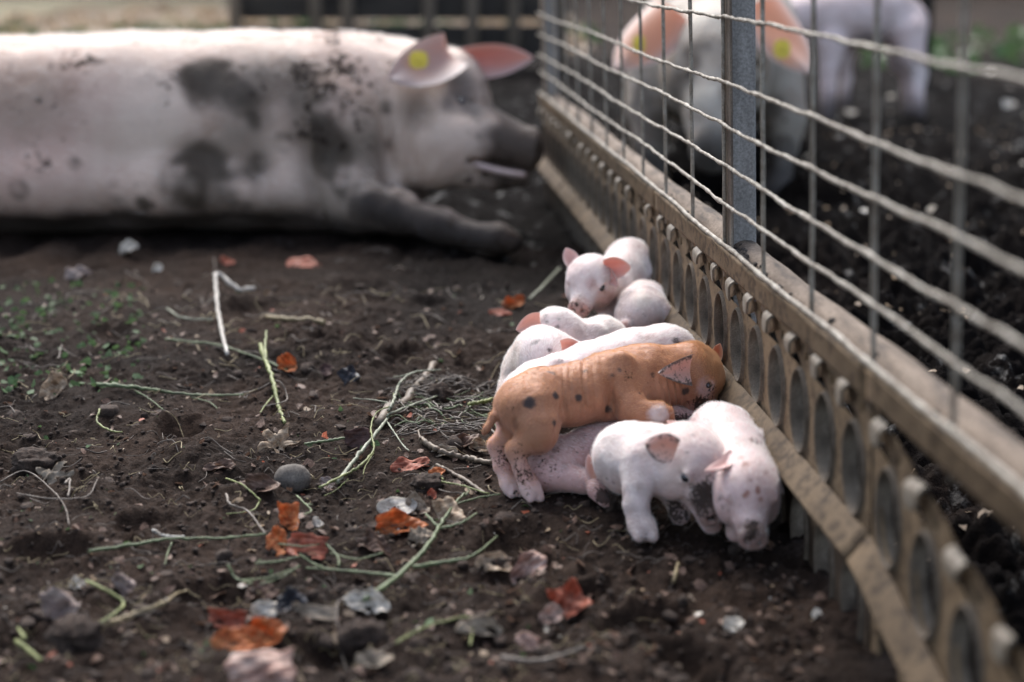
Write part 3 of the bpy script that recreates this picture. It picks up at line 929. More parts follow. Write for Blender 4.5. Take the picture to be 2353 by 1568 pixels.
    def fur(self, lay, count=9000, length=0.0045, rad=0.00006, mat=None, mask=None, lift=0.45, seed=1):
        mask = (np.ones(len(self.V)) if mask is None else mask) * self.bare()
        return fur_curves(self.V, self.N, lay, count, length, rad, mat or M_fur_white, self.root, self.base, mask, lift, seed)
def upness(pg): return smooth(-0.2, 0.9, pg.N[:, 2])
RES = 0.0022
PG = 'piglets piled against the slatted panel'
CAMB = np.array((0, -1.0, 0.25))     # rough direction towards the lens

def nose_paint(pg, H, c=(0.50, 0.27, 0.23), r=0.17):
    pg.paint(pg.blot(H.at(0.58, 0, -0.14), r * H.L, 0.3, 0.1), c, 0.85)

# ---- the ginger piglet
g_ = Pig('piglet', 'ginger piglet with black spots lying over the pile, nose against the panel', 'piglet', on_ground(P(1240, 1140, 1.85)), PG)
B = g_.B
B.chain([(P(1205, 930, 1.885), 0.0335), (P(1240, 918, 1.893), 0.0365), (P(1310, 908, 1.91), 0.0365), (P(1400, 887, 1.935), 0.0415), (P(1480, 872, 1.965), 0.043), (P(1545, 868, 1.99), 0.039), (P(1590, 866, 2.0), 0.036)], 0.02)
B.ell(P(1425, 862, 1.918), np.eye(3), (0.022, 0.015, 0.030), 0.010)           # shoulder blade
B.chain([(P(1222, 945, 1.868), 0.034), (P(1236, 980, 1.858), 0.0265), (P(1240, 1006, 1.852), 0.0185)], 0.018)
B.chain([(P(1238, 1004, 1.852), 0.0175), (P(1184, 1034, 1.852), 0.0118), (P(1198, 1078, 1.852), 0.0100), (P(1213, 1110, 1.850), 0.0102), (P(1220, 1130, 1.848), 0.0105)], 0.010)
g_.foot(P(1219, 1122, 1.848), P(1230, 1146, 1.842), 0.0095, (1, 0.3, 0))
B.chain([(P(1190, 950, 1.905), 0.031), (P(1178, 998, 1.895), 0.019), (P(1143, 1024, 1.89), 0.0115), (P(1154, 1072, 1.885), 0.0100), (P(1170, 1108, 1.88), 0.0102), (P(1176, 1122, 1.878), 0.0105)], 0.012)
g_.foot(P(1174, 1114, 1.878), P(1186, 1136, 1.872), 0.0095, (1, 0.3, 0))
B.chain([(P(1172, 915, 1.895), 0.010), (P(1152, 932, 1.885), 0.0072), (P(1135, 958, 1.875), 0.0056), (P(1118, 985, 1.87), 0.0042), (P(1111, 997, 1.872), 0.003)], 0.008)
B.chain([(P(1435, 905, 1.925), 0.028), (P(1448, 935, 1.905), 0.021), (P(1470, 950, 1.895), 0.016), (P(1512, 950, 1.892), 0.0135), (P(1527, 953, 1.895), 0.0125)], 0.010)
HG = Head(B, P(1588, 852, 1.995), P(1650, 950, 1.985) - P(1590, 852, 1.995), P(1660, 808, 2.0) - P(1590, 852, 1.995), 0.120, 0.95, 0.010)
g_.lids(HG, (1,), -0.1)
B.sub(P(1408, 920, 1.885), np.eye(3), (0.003, 0.02, 0.018), 0.012)
def col_ginger(p):
    V = p.V
    p.col[:] = GINGER
    up = upness(p)
    p.paint(smooth(0.3, -0.7, p.N[:, 2]), (0.42, 0.215, 0.14), 0.75)
    p.paint(0.8 * np.clip(noise3(V, 38), 0, 1), (0.28, 0.122, 0.06), 1)
    p.paint(0.7 * np.clip(noise3(V + 3, 24), 0, 1), (0.44, 0.235, 0.15), 1)
    leg = smooth(0.065, 0.03, V[:, 2]) * smooth(P(1300, 1000, 1.87)[0], P(1262, 1000, 1.87)[0], V[:, 0])
    p.paint(leg, (0.56, 0.345, 0.295), 0.95)
    p.paint(smooth(0.026, 0.012, V[:, 2]) * leg, (0.62, 0.47, 0.44), 0.9)
    far = smooth(1.876, 1.888, V[:, 1] * CP - (V[:, 2] - CAM_H) * SP) * smooth(P(1175, 1000, 1.9)[0] + 0.004, P(1165, 1000, 1.9)[0] - 0.004, V[:, 0]) * smooth(0.085, 0.068, V[:, 2])
    p.paint(far, (0.58, 0.37, 0.33), 0.9)
    p.spot(1515, 953, 24, (0.62, 0.57, 0.56), 0.95, 0.45)          # white knee
    p.paint(p.blot(HG.at(0.1, 0, 0.30), 0.032, 0.5, 0.2), (0.45, 0.24, 0.085), 0.8)
    p.spot(1622, 893, 24, (0.52, 0.37, 0.35), 0.85, 0.45)
    p.paint(p.blot(HG.at(0.48, 0, -0.15), 0.024, 0.5, 0.2), (0.45, 0.26, 0.22), 0.9)
    for x, y, r in ((1217, 925, 14), (1278, 909, 9), (1329, 914, 9), (1396, 941, 9.5), (1273, 858, 6), (1424, 851, 5), (1345, 850, 6), (1407, 863, 5), (1349, 823, 6.5), (1275, 973, 8), (1575, 899, 10), (1500, 862, 6), (1262, 855, 5), (1470, 905, 4), (1455, 975, 5)):
        p.spot(x, y, r, DARK, 0.93 if r > 7 else 0.7, 0.35)
    p.spot(1184, 975, 9, (0.16, 0.08, 0.05), 0.6, 0.5, squash=(np.array((0, 0, 1.0)), 0.5))
    for x, y, r, a in ((1160, 1060, 44, 0.62), (1205, 1075, 50, 0.58), (1215, 1130, 22, 0.5), (1180, 1125, 22, 0.5), (1435, 868, 30, 0.42), (1500, 880, 32, 0.42), (1612, 930, 26, 0.85), (1630, 900, 26, 0.5), (1135, 960, 16, 0.3), (1640, 945, 30, 0.9), (1300, 860, 60, 0.12), (1470, 980, 60, 0.18)):
        p.soil(x, y, r, a)
    # soft folds of the flank, modelled in
g_.body(RES * 0.85, col_ginger)
# flank wrinkles: real relief along the ribs
def wrinkle(p):
    V = p.V
    x0, x1 = P(1262, 900, 1.87)[0], P(1420, 900, 1.9)[0]
    m = smooth(x0, x0 + 0.02, V[:, 0]) * smooth(x1, x1 - 0.03, V[:, 0]) * smooth(0.155, 0.135, V[:, 2]) * smooth(0.075, 0.10, V[:, 2])
    w = pnoise(V[:, 0] * 165 + 0.35 * np.sin(V[:, 2] * 60), V[:, 2] * 9) 
    d = -0.0026 * np.maximum(0, w - 0.02) * 2.2 * m
    # folds of the neck behind the cheek
    xc = P(1545, 905, 1.95)[0]; u = (V[:, 0] - xc) + 0.18 * (V[:, 2] - 0.095)
    mn = np.exp(-(u / 0.016) ** 2) * smooth(0.13, 0.105, V[:, 2]) * smooth(0.06, 0.075, V[:, 2])
    d = d + mn * 0.0016 * np.sin(u * 2 * np.pi / 0.0085 + 1.0)
    # crease of the flank in front of the thigh and behind the elbow
    for (xx, yy, sl) in ((1282, 955, 0.35), (1398, 905, -0.12)):
        c_ = P(xx, yy, 1.89); u = (V[:, 0] - c_[0]) - sl * (V[:, 2] - c_[2])
        d = d - 0.0030 * np.exp(-(u / 0.0042) ** 2) * np.exp(-((V[:, 2] - c_[2]) / 0.026) ** 2)
    p.V = V + p.N * d[:, None]
    co = (p.V - p.base).astype(np.float32)
    p.bo.data.vertices.foreach_set('co', co.ravel()); p.bo.data.update()
wrinkle(g_)
g_.ear(P(1586, 850, 1.945), P(1513, 857, 1.910), CAMB + np.array((0.1, 0, -0.1)), 0.0200, 0.22, (0.62, 0.40, 0.35), (0.72, 0.60, 0.54), 0.9, 0.0026, 0.0, (0, 0, 0), shape='tri')
g_.ear(P(1640, 828, 2.02), P(1655, 790, 2.03), nrm((0.3, -0.9, 0.1)), 0.011, 0.5, (0.70, 0.26, 0.12), (0.62, 0.40, 0.25), 0.1, 0.0022)
g_.eyes(HG, (1,), 0.034)
layg = P(1200, 920, 1.885) - P(1550, 850, 1.99)
gm = 0.15 + 0.85 * np.clip(upness(g_) + g_.blot(HG.at(0.1, 0, 0.25), 0.05, 0.5, 0.1), 0, 1)
g_.fur(nrm(layg), 20000, 0.0050, 0.00007, M_fur_ginger, gm * gm, 0.30, 3)
hm = g_.blot(HG.at(0.08, 0, 0.30), 0.040, 0.4, 0.1)
g_.fur(nrm(-HG.f + 0.0 * HG.u), 9000, 0.0085, 0.00010, M_fur_ginger, hm * hm, 0.35, 4)

def white_piglet(label, base, build, color, lay, fur=8000, res=RES, mask=None):
    p = Pig('piglet', label, 'piglet', on_ground(base), PG)
    build(p)
    def shade(q):
        color(q)
        q.paint(0.32 * np.clip(noise3(q.V + len(label), 15) + 0.1, 0, 1), PINK)
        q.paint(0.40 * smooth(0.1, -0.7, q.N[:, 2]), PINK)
        sm = smooth(0.18, 0.42, noise3(q.V * 1.0 + 2 * len(label), 27) * 0.8 + 0.35 * noise3(q.V, 90))
        q.paint(0.26 * sm, (0.21, 0.155, 0.13))
    p.body(res, shade)
    p.fur(nrm(lay), int(fur * 1.3), 0.0056, 0.000075, M_fur_white, 0.03 + 0.97 * upness(p) ** 2.2, 0.42, len(label))
    return p

# ---- A: white piglet standing behind the pile, looking towards the lens
def bA(p):
    B = p.B
    p.H = Head(B, P(1357, 640, 2.41), P(1322, 702, 2.335) - P(1362, 632, 2.41), np.array((0.06, 0.1, 1.0)), 0.128, 0.92, 0.012)
    p.lids(p.H, (-1,), 0.9)
    B.chain([(P(1368, 655, 2.44), 0.036), (P(1400, 665, 2.47), 0.036), (P(1425, 640, 2.52), 0.040), (P(1445, 605, 2.58), 0.0385), (P(1455, 600, 2.61), 0.036)], 0.022)
    B.chain([(P(1455, 640, 2.57), 0.036), (P(1462, 665, 2.57), 0.026), (P(1478, 720, 2.575), 0.012), (P(1470, 790, 2.57), 0.011)], 0.015)
    B.chain([(P(1478, 610, 2.60), 0.020), (P(1485, 650, 2.60), 0.016), (P(1490, 700, 2.60), 0.011), (P(1488, 780, 2.59), 0.010)], 0.012)
    B.chain([(P(1400, 680, 2.46), 0.026), (P(1398, 720, 2.45), 0.014), (P(1396, 770, 2.44), 0.011), (P(1394, 822, 2.43), 0.010)], 0.012)
    B.chain([(P(1425, 690, 2.49), 0.022), (P(1420, 740, 2.48), 0.012), (P(1418, 810, 2.47), 0.010)], 0.012)
def cA(p):
    H = p.H
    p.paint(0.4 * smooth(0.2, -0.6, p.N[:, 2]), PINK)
    nose_paint(p, H, (0.46, 0.25, 0.21))
    p.spot(1395, 690, 30, (0.45, 0.24, 0.18), 0.7, 0.6)
    p.spot(1326, 690, 18, (0.30, 0.22, 0.18), 0.5, 0.7)
    p.spot(1358, 652, 13, (0.46, 0.29, 0.28), 0.6, 0.6)
    for x, y, r, a in ((1322, 695, 26, 0.5), (1345, 712, 20, 0.5), (1312, 700, 16, 0.6)): p.soil(x, y, r, a)
pA = white_piglet('white piglet standing at the back of the pile, looking towards the lens', P(1430, 780, 2.5), bA, cA, P(1455, 600, 2.6) - P(1357, 640, 2.41), 9000)
pA.ear(P(1388, 616, 2.385), P(1450, 606, 2.385), nrm((-0.15, -1, -0.1)), 0.0225, 0.55, (0.72, 0.33, 0.27), EAR_OUT, 0.05, 0.0024, 0.0, (0, 0, -0.006))
pA.ear(P(1394, 622, 2.395), P(1420, 660, 2.375), nrm((-0.5, -1, 0.2)), 0.012, 0.6, (0.60, 0.33, 0.29), EAR_OUT, 0.1, 0.0024)
pA.ear(P(1318, 612, 2.42), P(1300, 570, 2.425), nrm((0.25, -1, 0.1)), 0.016, 0.6, (0.62, 0.42, 0.38), (0.74, 0.66, 0.63), 0.0, 0.0024)
pA.eyes(pA.H, (-1,), 0.050)

# ---- B: pale grey rump low between the standing piglet and the panel
def bB(p):
    B = p.B
    B.chain([(P(1470, 722, 2.36), 0.034), (P(1474, 712, 2.40), 0.037), (P(1480, 700, 2.46), 0.036), (P(1490, 720, 2.53), 0.030)], 0.02)
    B.chain([(P(1510, 712, 2.375), 0.019), (P(1522, 722, 2.37), 0.015), (P(1528, 760, 2.365), 0.012), (P(1535, 835, 2.36), 0.010)], 0.014)
    B.chain([(P(1445, 730, 2.36), 0.020), (P(1438, 770, 2.355), 0.014), (P(1440, 845, 2.35), 0.010)], 0.014)
    B.chain([(P(1480, 690, 2.36), 0.010), (P(1482, 720, 2.345), 0.006)], 0.012)
    B.chain([(P(1428, 752, 2.345), 0.010), (P(1438, 748, 2.33), 0.0085)], 0.006)
def cB(p):
    p.col[:] = (0.56, 0.47, 0.45)
    p.paint(np.clip(noise3(p.V, 22), 0, 1), CREAM, 0.5)
    p.spot(1475, 690, 22, (0.62, 0.56, 0.48), 0.6, 0.7)
    p.soil(1475, 735, 60, 0.28); p.soil(1520, 720, 24, 0.3)
    p.spot(1432, 750, 14, (0.5, 0.3, 0.26), 0.8, 0.5)
pB = white_piglet('greyish piglet turned away, its rump beside the standing piglet', P(1475, 845, 2.36), bB, cB, (0, -1, -0.4), 5000)
# small reddish trotter reaching to the panel
# ---- C: piglet with one upright pink ear
def bC(p):
    B = p.B
    p.H = Head(B, P(1276, 756, 2.25), nrm((0.75, 0.15, -0.35)), nrm((0.1, -0.45, 0.9)), 0.105, 0.9, 0.010)
    B.chain([(P(1292, 778, 2.265), 0.032), (P(1335, 792, 2.28), 0.034), (P(1385, 782, 2.30), 0.034), (P(1405, 790, 2.33), 0.030)], 0.016)
    B.ell(P(1362, 772, 2.265), np.eye(3), (0.022, 0.014, 0.02), 0.008)
    B.chain([(P(1350, 810, 2.26), 0.02), (P(1345, 860, 2.25), 0.012), (P(1340, 905, 2.24), 0.010)], 0.012)
    B.chain([(P(1402, 800, 2.31), 0.02), (P(1410, 850, 2.30), 0.012), (P(1405, 885, 2.29), 0.010)], 0.012)
def cC(p):
    p.paint(0.45 * smooth(P(1360, 780, 2.28)[0], P(1395, 780, 2.28)[0], p.V[:, 0]), CREAM)
    for x, y, r in ((1252, 725, 6), (1284, 734, 4), (1256, 740, 5), (1281, 752, 6)): p.spot(x, y, r, (0.12, 0.11, 0.10), 0.75, 0.5)
    p.soil(1265, 745, 50, 0.25); p.soil(1255, 770, 30, 0.3)
pC = white_piglet('white piglet with one big pink ear raised, below the looking piglet', P(1340, 890, 2.25), bC, cC, (0.8, 0.2, 0.2), 6000)
pC.ear(P(1242, 738, 2.215), P(1186, 752, 2.205), nrm((0.15, -1, 0.1)), 0.0195, 0.45, (0.70, 0.42, 0.34), EAR_OUT, 0.08, 0.0024, 0.0, (0.0, 0, -0.004))
pC.ear(P(1306, 738, 2.24), P(1319, 735, 2.235), nrm((0.2, -1, 0.0)), 0.008, 0.5, (0.6, 0.42, 0.38), EAR_OUT, 0.05, 0.003)

# ---- D: white piglet, face turned down, pink ear
def bD(p):
    B = p.B
    p.H = Head(B, P(1250, 820, 2.15), nrm((0.05, -0.75, -0.65)), nrm((-0.05, -0.35, 0.9)), 0.128, 0.85, 0.012)
    B.chain([(P(1240, 815, 2.18), 0.038), (P(1215, 850, 2.20), 0.036), (P(1225, 870, 2.24), 0.034)], 0.02)
    B.chain([(P(1280, 830, 2.18), 0.034), (P(1330, 845, 2.22), 0.033), (P(1380, 850, 2.24), 0.03)], 0.02)
    B.chain([(P(1195, 862, 2.195), 0.022), (P(1172, 893, 2.185), 0.017), (P(1158, 915, 2.175), 0.0125), (P(1162, 955, 2.165), 0.010)], 0.012)
def cD(p):
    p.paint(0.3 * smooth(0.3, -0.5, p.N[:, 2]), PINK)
    p.paint(smooth(P(1205, 880, 2.2)[0], P(1180, 880, 2.2)[0], p.V[:, 0]), CREAM, 0.7)
    p.spot(1263, 805, 6, DARK, 0.9, 0.4, 0.6); p.spot(1264, 815, 5, DARK, 0.85, 0.4, 0.6)
    p.spot(1228, 788, 8, (0.14, 0.12, 0.11), 0.75, 0.5, 0.6); p.spot(1236, 783, 5, (0.16, 0.13, 0.12), 0.7, 0.5)
    p.soil(1240, 800, 46, 0.22); p.soil(1160, 905, 26, 0.7); p.soil(1185, 880, 18, 0.4)
pD = white_piglet('white piglet with dark smudges, head bowed behind the ginger rump', P(1200, 930, 2.16), bD, cD, (0.2, 0.8, 0.1), 7000)
pD.ear(P(1290, 798, 2.095), P(1342, 792, 2.09), nrm((0.1, -1, -0.1)), 0.0175, 0.5, (0.70, 0.38, 0.30), EAR_OUT, 0.12, 0.0024, 0.0, (0, 0, -0.004))

# ---- E: long white back behind the ginger one
def bE(p):
    B = p.B
    B.chain([(P(1205, 905, 2.03), 0.030), (P(1235, 892, 2.045), 0.033), (P(1275, 880, 2.06), 0.034), (P(1350, 855, 2.08), 0.0365), (P(1450, 824, 2.11), 0.038), (P(1530, 806, 2.13), 0.0345), (P(1548, 808, 2.135), 0.031)], 0.02)
    B.chain([(P(1540, 830, 2.13), 0.028), (P(1560, 870, 2.12), 0.018), (P(1550, 920, 2.115), 0.012), (P(1552, 970, 2.11), 0.010)], 0.014)
    B.chain([(P(1190, 925, 2.02), 0.024), (P(1180, 960, 2.01), 0.014)], 0.012)
    B.ell(P(1290, 838, 2.04), np.eye(3), (0.018, 0.012, 0.010), 0.008)
def cE(p):
    p.col[:] = (0.70, 0.60, 0.585)
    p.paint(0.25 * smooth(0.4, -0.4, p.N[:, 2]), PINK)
    p.spot(1555, 785, 9, (0.07, 0.065, 0.065), 0.85, 0.4, 0.7); p.spot(1562, 790, 6, DARK, 0.7, 0.4, 0.6)
    p.spot(1288, 826, 6, (0.12, 0.11, 0.11), 0.7, 0.5, 0.6)
    p.soil(1540, 770, 40, 0.22); p.soil(1190, 880, 24, 0.3); p.soil(1300, 830, 40, 0.15)
pE = white_piglet('long backed white piglet stretched out right behind the ginger one', P(1400, 1000, 2.08), bE, cE, P(1548, 808, 2.13) - P(1205, 905, 2.03), 9000)
pE.ear(P(1246, 846, 1.985), P(1192, 848, 1.965), nrm((0.0, -0.9, -0.4)), 0.0125, 0.7, (0.66, 0.33, 0.28), EAR_OUT, 0.45, 0.0024, 0.0, (0, 0, -0.010))

# ---- H: pink piglet under the ginger one
def bH(p):
    B = p.B
    B.chain([(P(1262, 1076, 1.895), 0.026), (P(1300, 1064, 1.905), 0.0315), (P(1370, 1045, 1.925), 0.036), (P(1440, 1025, 1.945), 0.036), (P(1500, 1000, 1.96), 0.032), (P(1550, 985, 1.965), 0.027), (P(1590, 985, 1.965), 0.02)], 0.02)
    B.chain([(P(1255, 1085, 1.885), 0.024), (P(1300, 1095, 1.87), 0.018), (P(1345, 1110, 1.86), 0.013)], 0.014)
    B.chain([(P(1238, 1082, 1.895), 0.010), (P(1222, 1088, 1.893), 0.006)], 0.010)
    B.chain([(P(1350, 1105, 1.86), 0.013), (P(1362, 1100, 1.845), 0.012), (P(1372, 1128, 1.83), 0.0105), (P(1392, 1150, 1.82), 0.009)], 0.008)
def cH(p):
    p.col[:] = (0.56, 0.36, 0.335)
    p.paint(smooth(0.2, 0.9, p.N[:, 2]), (0.50, 0.40, 0.39), 0.5)
    for x, y, r, a in ((1285, 1040, 40, 0.42), (1260, 1070, 26, 0.55), (1340, 1010, 50, 0.36), (1410, 1000, 50, 0.3), (1390, 985, 40, 0.3), (1310, 1075, 40, 0.25), (1545, 975, 40, 0.85), (1575, 975, 36, 0.9), (1388, 1145, 26, 1.0), (1300, 1110, 40, 0.2)): p.soil(x, y, r, a)
    p.spot(1300, 1068, 10, (0.13, 0.10, 0.085), 0.55, 0.7)
    p.spot(1275, 1035, 8, (0.08, 0.06, 0.055), 0.7, 0.6, 0.7); p.spot(1268, 1050, 6, (0.08, 0.06, 0.055), 0.7, 0.6, 0.7)
pH = white_piglet('pink muddy piglet lying squeezed underneath the ginger one', P(1380, 1100, 1.9), bH, cH, (-1, 0, 0), 2000)
pH.ear(P(1366, 1100, 1.80), P(1352, 1044, 1.80), nrm((-0.35, -1, 0)), 0.0095, 0.6, (0.66, 0.36, 0.27), (0.72, 0.60, 0.57), 0.05, 0.0026)

# ---- I: white piglet in front, front leg planted, muddy snout
def bI(p):
    B = p.B
    p.H = Head(B, P(1586, 1056, 1.745), P(1646, 1152, 1.700) - P(1572, 1046, 1.75), np.array((0.25, -0.15, 1.0)), 0.134, 0.92, 0.011)
    p.lids(p.H, (1,), 0.7)
    B.chain([(P(1535, 1060, 1.765), 0.036), (P(1495, 1055, 1.775), 0.0385), (P(1446, 1055, 1.79), 0.0395), (P(1436, 1052, 1.83), 0.037), (P(1432, 1050, 1.86), 0.032)], 0.02)
    B.chain([(P(1470, 1070, 1.752), 0.026), (P(1466, 1120, 1.738), 0.0165), (P(1462, 1160, 1.732), 0.0135), (P(1470, 1200, 1.728), 0.0128), (P(1478, 1217, 1.724), 0.0135)], 0.014)
    p.foot(P(1476, 1212, 1.724), P(1484, 1234, 1.715), 0.0115, (1, 0.1, 0))
    B.chain([(P(1540, 1110, 1.78), 0.022), (P(1556, 1150, 1.77), 0.013), (P(1562, 1185, 1.758), 0.0105)], 0.012)
    B.chain([(P(1615, 1140, 1.76), 0.016), (P(1622, 1180, 1.742), 0.011), (P(1636, 1205, 1.73), 0.0105)], 0.010)
def cI(p):
    H = p.H
    p.paint(0.5 * smooth(P(1500, 1060, 1.76)[0], P(1540, 1060, 1.76)[0], p.V[:, 0]), (0.58, 0.41, 0.385))
    p.paint(0.35 * np.clip(noise3(p.V, 20) + 0.2, 0, 1), CREAM)
    nose_paint(p, H, (0.32, 0.21, 0.18), 0.2)
    p.spot(1625, 1150, 36, (0.20, 0.15, 0.13), 0.75, 0.6)
    p.spot(1600, 1094, 16, (0.46, 0.33, 0.32), 0.6, 0.6)
    for x, y, r, a in ((1625, 1150, 52, 0.95), (1600, 1120, 30, 0.5), (1650, 1165, 30, 0.9), (1556, 1165, 30, 0.9), (1565, 1185, 26, 0.9), (1484, 1228, 18, 0.5), (1390, 1110, 30, 0.4), (1560, 1030, 22, 0.2), (1635, 1200, 20, 0.2)): p.soil(x, y, r, a)
    for x, y, r in ((1412, 1000, 3), (1447, 1030, 3), (1577, 1040, 4), (1410, 1110, 6), (1590, 1000, 4)): p.spot(x, y, r, (0.12, 0.1, 0.1), 0.7, 0.5, 0.6)
pI = white_piglet('white piglet in front with muddy snout, one front leg planted in the soil', P(1475, 1225, 1.725), bI, cI, (-1, 0.3, 0), 8000)
pI.ear(P(1553, 1038, 1.685), P(1482, 1010, 1.690), nrm((0.1, -1, 0.15)), 0.0205, 0.25, (0.66, 0.40, 0.30), EAR_OUT, 0.8, 0.003, 0.0, (0, 0, -0.004))
pI.ear(P(1572, 985, 1.785), P(1532, 968, 1.785), nrm((0, -1, -0.3)), 0.0075, 0.5, (0.66, 0.45, 0.40), EAR_OUT, 0.2, 0.003)
pI.eyes(pI.H, (1,), 0.046)

# ---- J: white piglet with red scratches, head down by the panel
def bJ(p):
    B = p.B
    p.H = Head(B, P(1716, 1118, 1.70), P(1730, 1205, 1.655) - P(1713, 1110, 1.71), nrm((0.0, -0.75, 0.65)), 0.124, 0.95, 0.012)
    B.chain([(P(1705, 1090, 1.735), 0.035), (P(1690, 1040, 1.79), 0.034), (P(1668, 1002, 1.845), 0.034), (P(1648, 992, 1.885), 0.033), (P(1625, 1000, 1.905), 0.028)], 0.02)
    B.chain([(P(1640, 990, 1.86), 0.024), (P(1622, 1030, 1.83), 0.02), (P(1610, 1060, 1.81), 0.014)], 0.014)
    B.chain([(P(1690, 985, 1.88), 0.022), (P(1716, 975, 1.895), 0.016), (P(1728, 1000, 1.885), 0.011)], 0.010)
    B.chain([(P(1735, 1060, 1.78), 0.016), (P(1758, 1050, 1.79), 0.012), (P(1752, 1008, 1.80), 0.0095)], 0.010)
    B.chain([(P(1690, 1140, 1.74), 0.016), (P(1690, 1190, 1.73), 0.011), (P(1688, 1225, 1.725), 0.010)], 0.010)
    B.chain([(P(1720, 1190, 1.70), 0.010), (P(1722, 1240, 1.69), 0.008)], 0.006)
def cJ(p):
    H = p.H
    p.col[:] = (0.62, 0.455, 0.43)
    p.paint(0.6 * smooth(0.2, 0.9, p.N[:, 2]), WHITE)
    red = (0.26, 0.085, 0.045)
    for x, y, r in ((1702, 1053, 7), (1714, 1066, 8), (1711, 1072, 6), (1741, 1122, 6), (1742, 1130, 5), (1748, 1148, 6), (1711, 1140, 7), (1718, 1130, 5), (1722, 1103, 4), (1694, 1019, 4), (1698, 1027, 4), (1689, 1005, 4), (1683, 968, 6), (1760, 1085, 8), (1725, 1010, 6)):
        p.spot(x, y, r, red, 0.8, 0.5, 0.5)
    nose_paint(p, H, (0.2, 0.14, 0.12), 0.2)
    p.soil(1730, 1215, 26, 0.9); p.soil(1735, 1012, 30, 0.6); p.soil(1700, 1150, 30, 0.15); p.soil(1722, 1235, 20, 0.8); p.soil(1660, 980, 50, 0.12)
pJ = white_piglet('pale piglet with red scratches, nose down in the soil beside the panel', P(1710, 1215, 1.72), bJ, cJ, (-0.1, 1, 0.2), 8000)
pJ.ear(P(1694, 1046, 1.705), P(1643, 1108, 1.665), nrm((-0.55, -0.9, 0.35)), 0.0125, 0.6, (0.58, 0.34, 0.31), (0.64, 0.50, 0.48), 0.1, 0.003, 0.0, (-0.012, 0, 0.012))
pJ.ear(P(1768, 1086, 1.725), P(1792, 1135, 1.70), nrm((-0.6, -1, 0.1)), 0.012, 0.6, (0.55, 0.34, 0.32), (0.76, 0.68, 0.67), 0.05, 0.003, 0.0, (0.004, 0, 0.0))

# ---- the sow lying at the back
SG = None
def sow_like(p, h, color): p.body(h, color, M_sowskin)
sw = Pig('sow', 'large mud stained sow lying on the soil beyond the piglets', 'sow', on_ground(P(500, 500, 3.5)))
B = sw.B
B.chain([(P(-520, 330, 3.66), 0.19), (P(-300, 305, 3.66), 0.205), (P(0, 302, 3.66), 0.212), (P(300, 290, 3.66), 0.212), (P(560, 286, 3.66), 0.212), (P(800, 285, 3.66), 0.208), (P(905, 280, 3.66), 0.190), (P(960, 275, 3.66), 0.165)], 0.06)
B.chain([(P(0, 400, 3.60), 0.13), (P(300, 400, 3.60), 0.125), (P(560, 400, 3.60), 0.12), (P(700, 410, 3.58), 0.12), (P(830, 430, 3.54), 0.10)], 0.06)
# shoulder, ham and belly masses
B.ell(P(800, 330, 3.50), np.array([nrm((1, 0, 0.25)), (0, 1, 0), nrm((-0.25, 0, 1))]), (0.085, 0.06, 0.15), 0.03)
B.ell(P(120, 420, 3.50), np.eye(3), (0.20, 0.08, 0.085), 0.03)
B.ell(P(400, 430, 3.50), np.eye(3), (0.17, 0.07, 0.07), 0.03)
B.ell(P(640, 445, 3.50), np.eye(3), (0.11, 0.06, 0.05), 0.03)
B.sub(P(700, 380, 3.42), np.array([nrm((1, 0, 0.2)), (0, 1, 0), nrm((-0.2, 0, 1))]), (0.006, 0.04, 0.10), 0.04)
# head in profile
B.chain([(P(950, 285, 3.62), 0.150), (P(1010, 300, 3.60), 0.120), (P(1060, 315, 3.59), 0.085)], 0.05)
B.ell(P(985, 345, 3.53), np.eye(3), (0.100, 0.07, 0.095), 0.02)            # jowl
B.ell(P(1062, 335, 3.53), np.eye(3), (0.062, 0.06, 0.078), 0.02)           # cheek
B.ell(P(1040, 195, 3.60), np.eye(3), (0.070, 0.07, 0.080), 0.04)           # brow and poll
B.chain([(P(1060, 300, 3.58), 0.080), (P(1119, 318, 3.57), 0.066), (P(1200, 340, 3.56), 0.054)], 0.025)
B.ell(P(1226, 345, 3.56), np.array([nrm((1, 0, -0.15)), (0, 1, 0), nrm((0.15, 0, 1))]), (0.016, 0.057, 0.056), 0.008)
B.sub(P(1243, 350, 3.53), np.eye(3), (0.012, 0.012, 0.014), 0.004)
B.chain([(P(1060, 388, 3.56), 0.048), (P(1130, 406, 3.56), 0.032), (P(1195, 412, 3.56), 0.024)], 0.015)
B.sub(P(1150, 386, 3.51), np.array([nrm((1, 0, -0.22)), (0, 1, 0), nrm((0.22, 0, 1))]), (0.080, 0.05, 0.007), 0.008)
B.sub(P(1055, 232, 3.525), np.array([nrm((1, 0, -0.3)), (0, 1, 0), nrm((0.3, 0, 1))]), (0.022, 0.02, 0.008), 0.010)
B.sub(P(884, 320, 3.44), np.array([nrm((1, 0, 0.05)), (0, 1, 0), (0, 0, 1)]), (0.006, 0.055, 0.10), 0.035)
B.sub(P(942, 340, 3.455), np.array([nrm((1, 0, 0.05)), (0, 1, 0), (0, 0, 1)]), (0.005, 0.03, 0.05), 0.03)
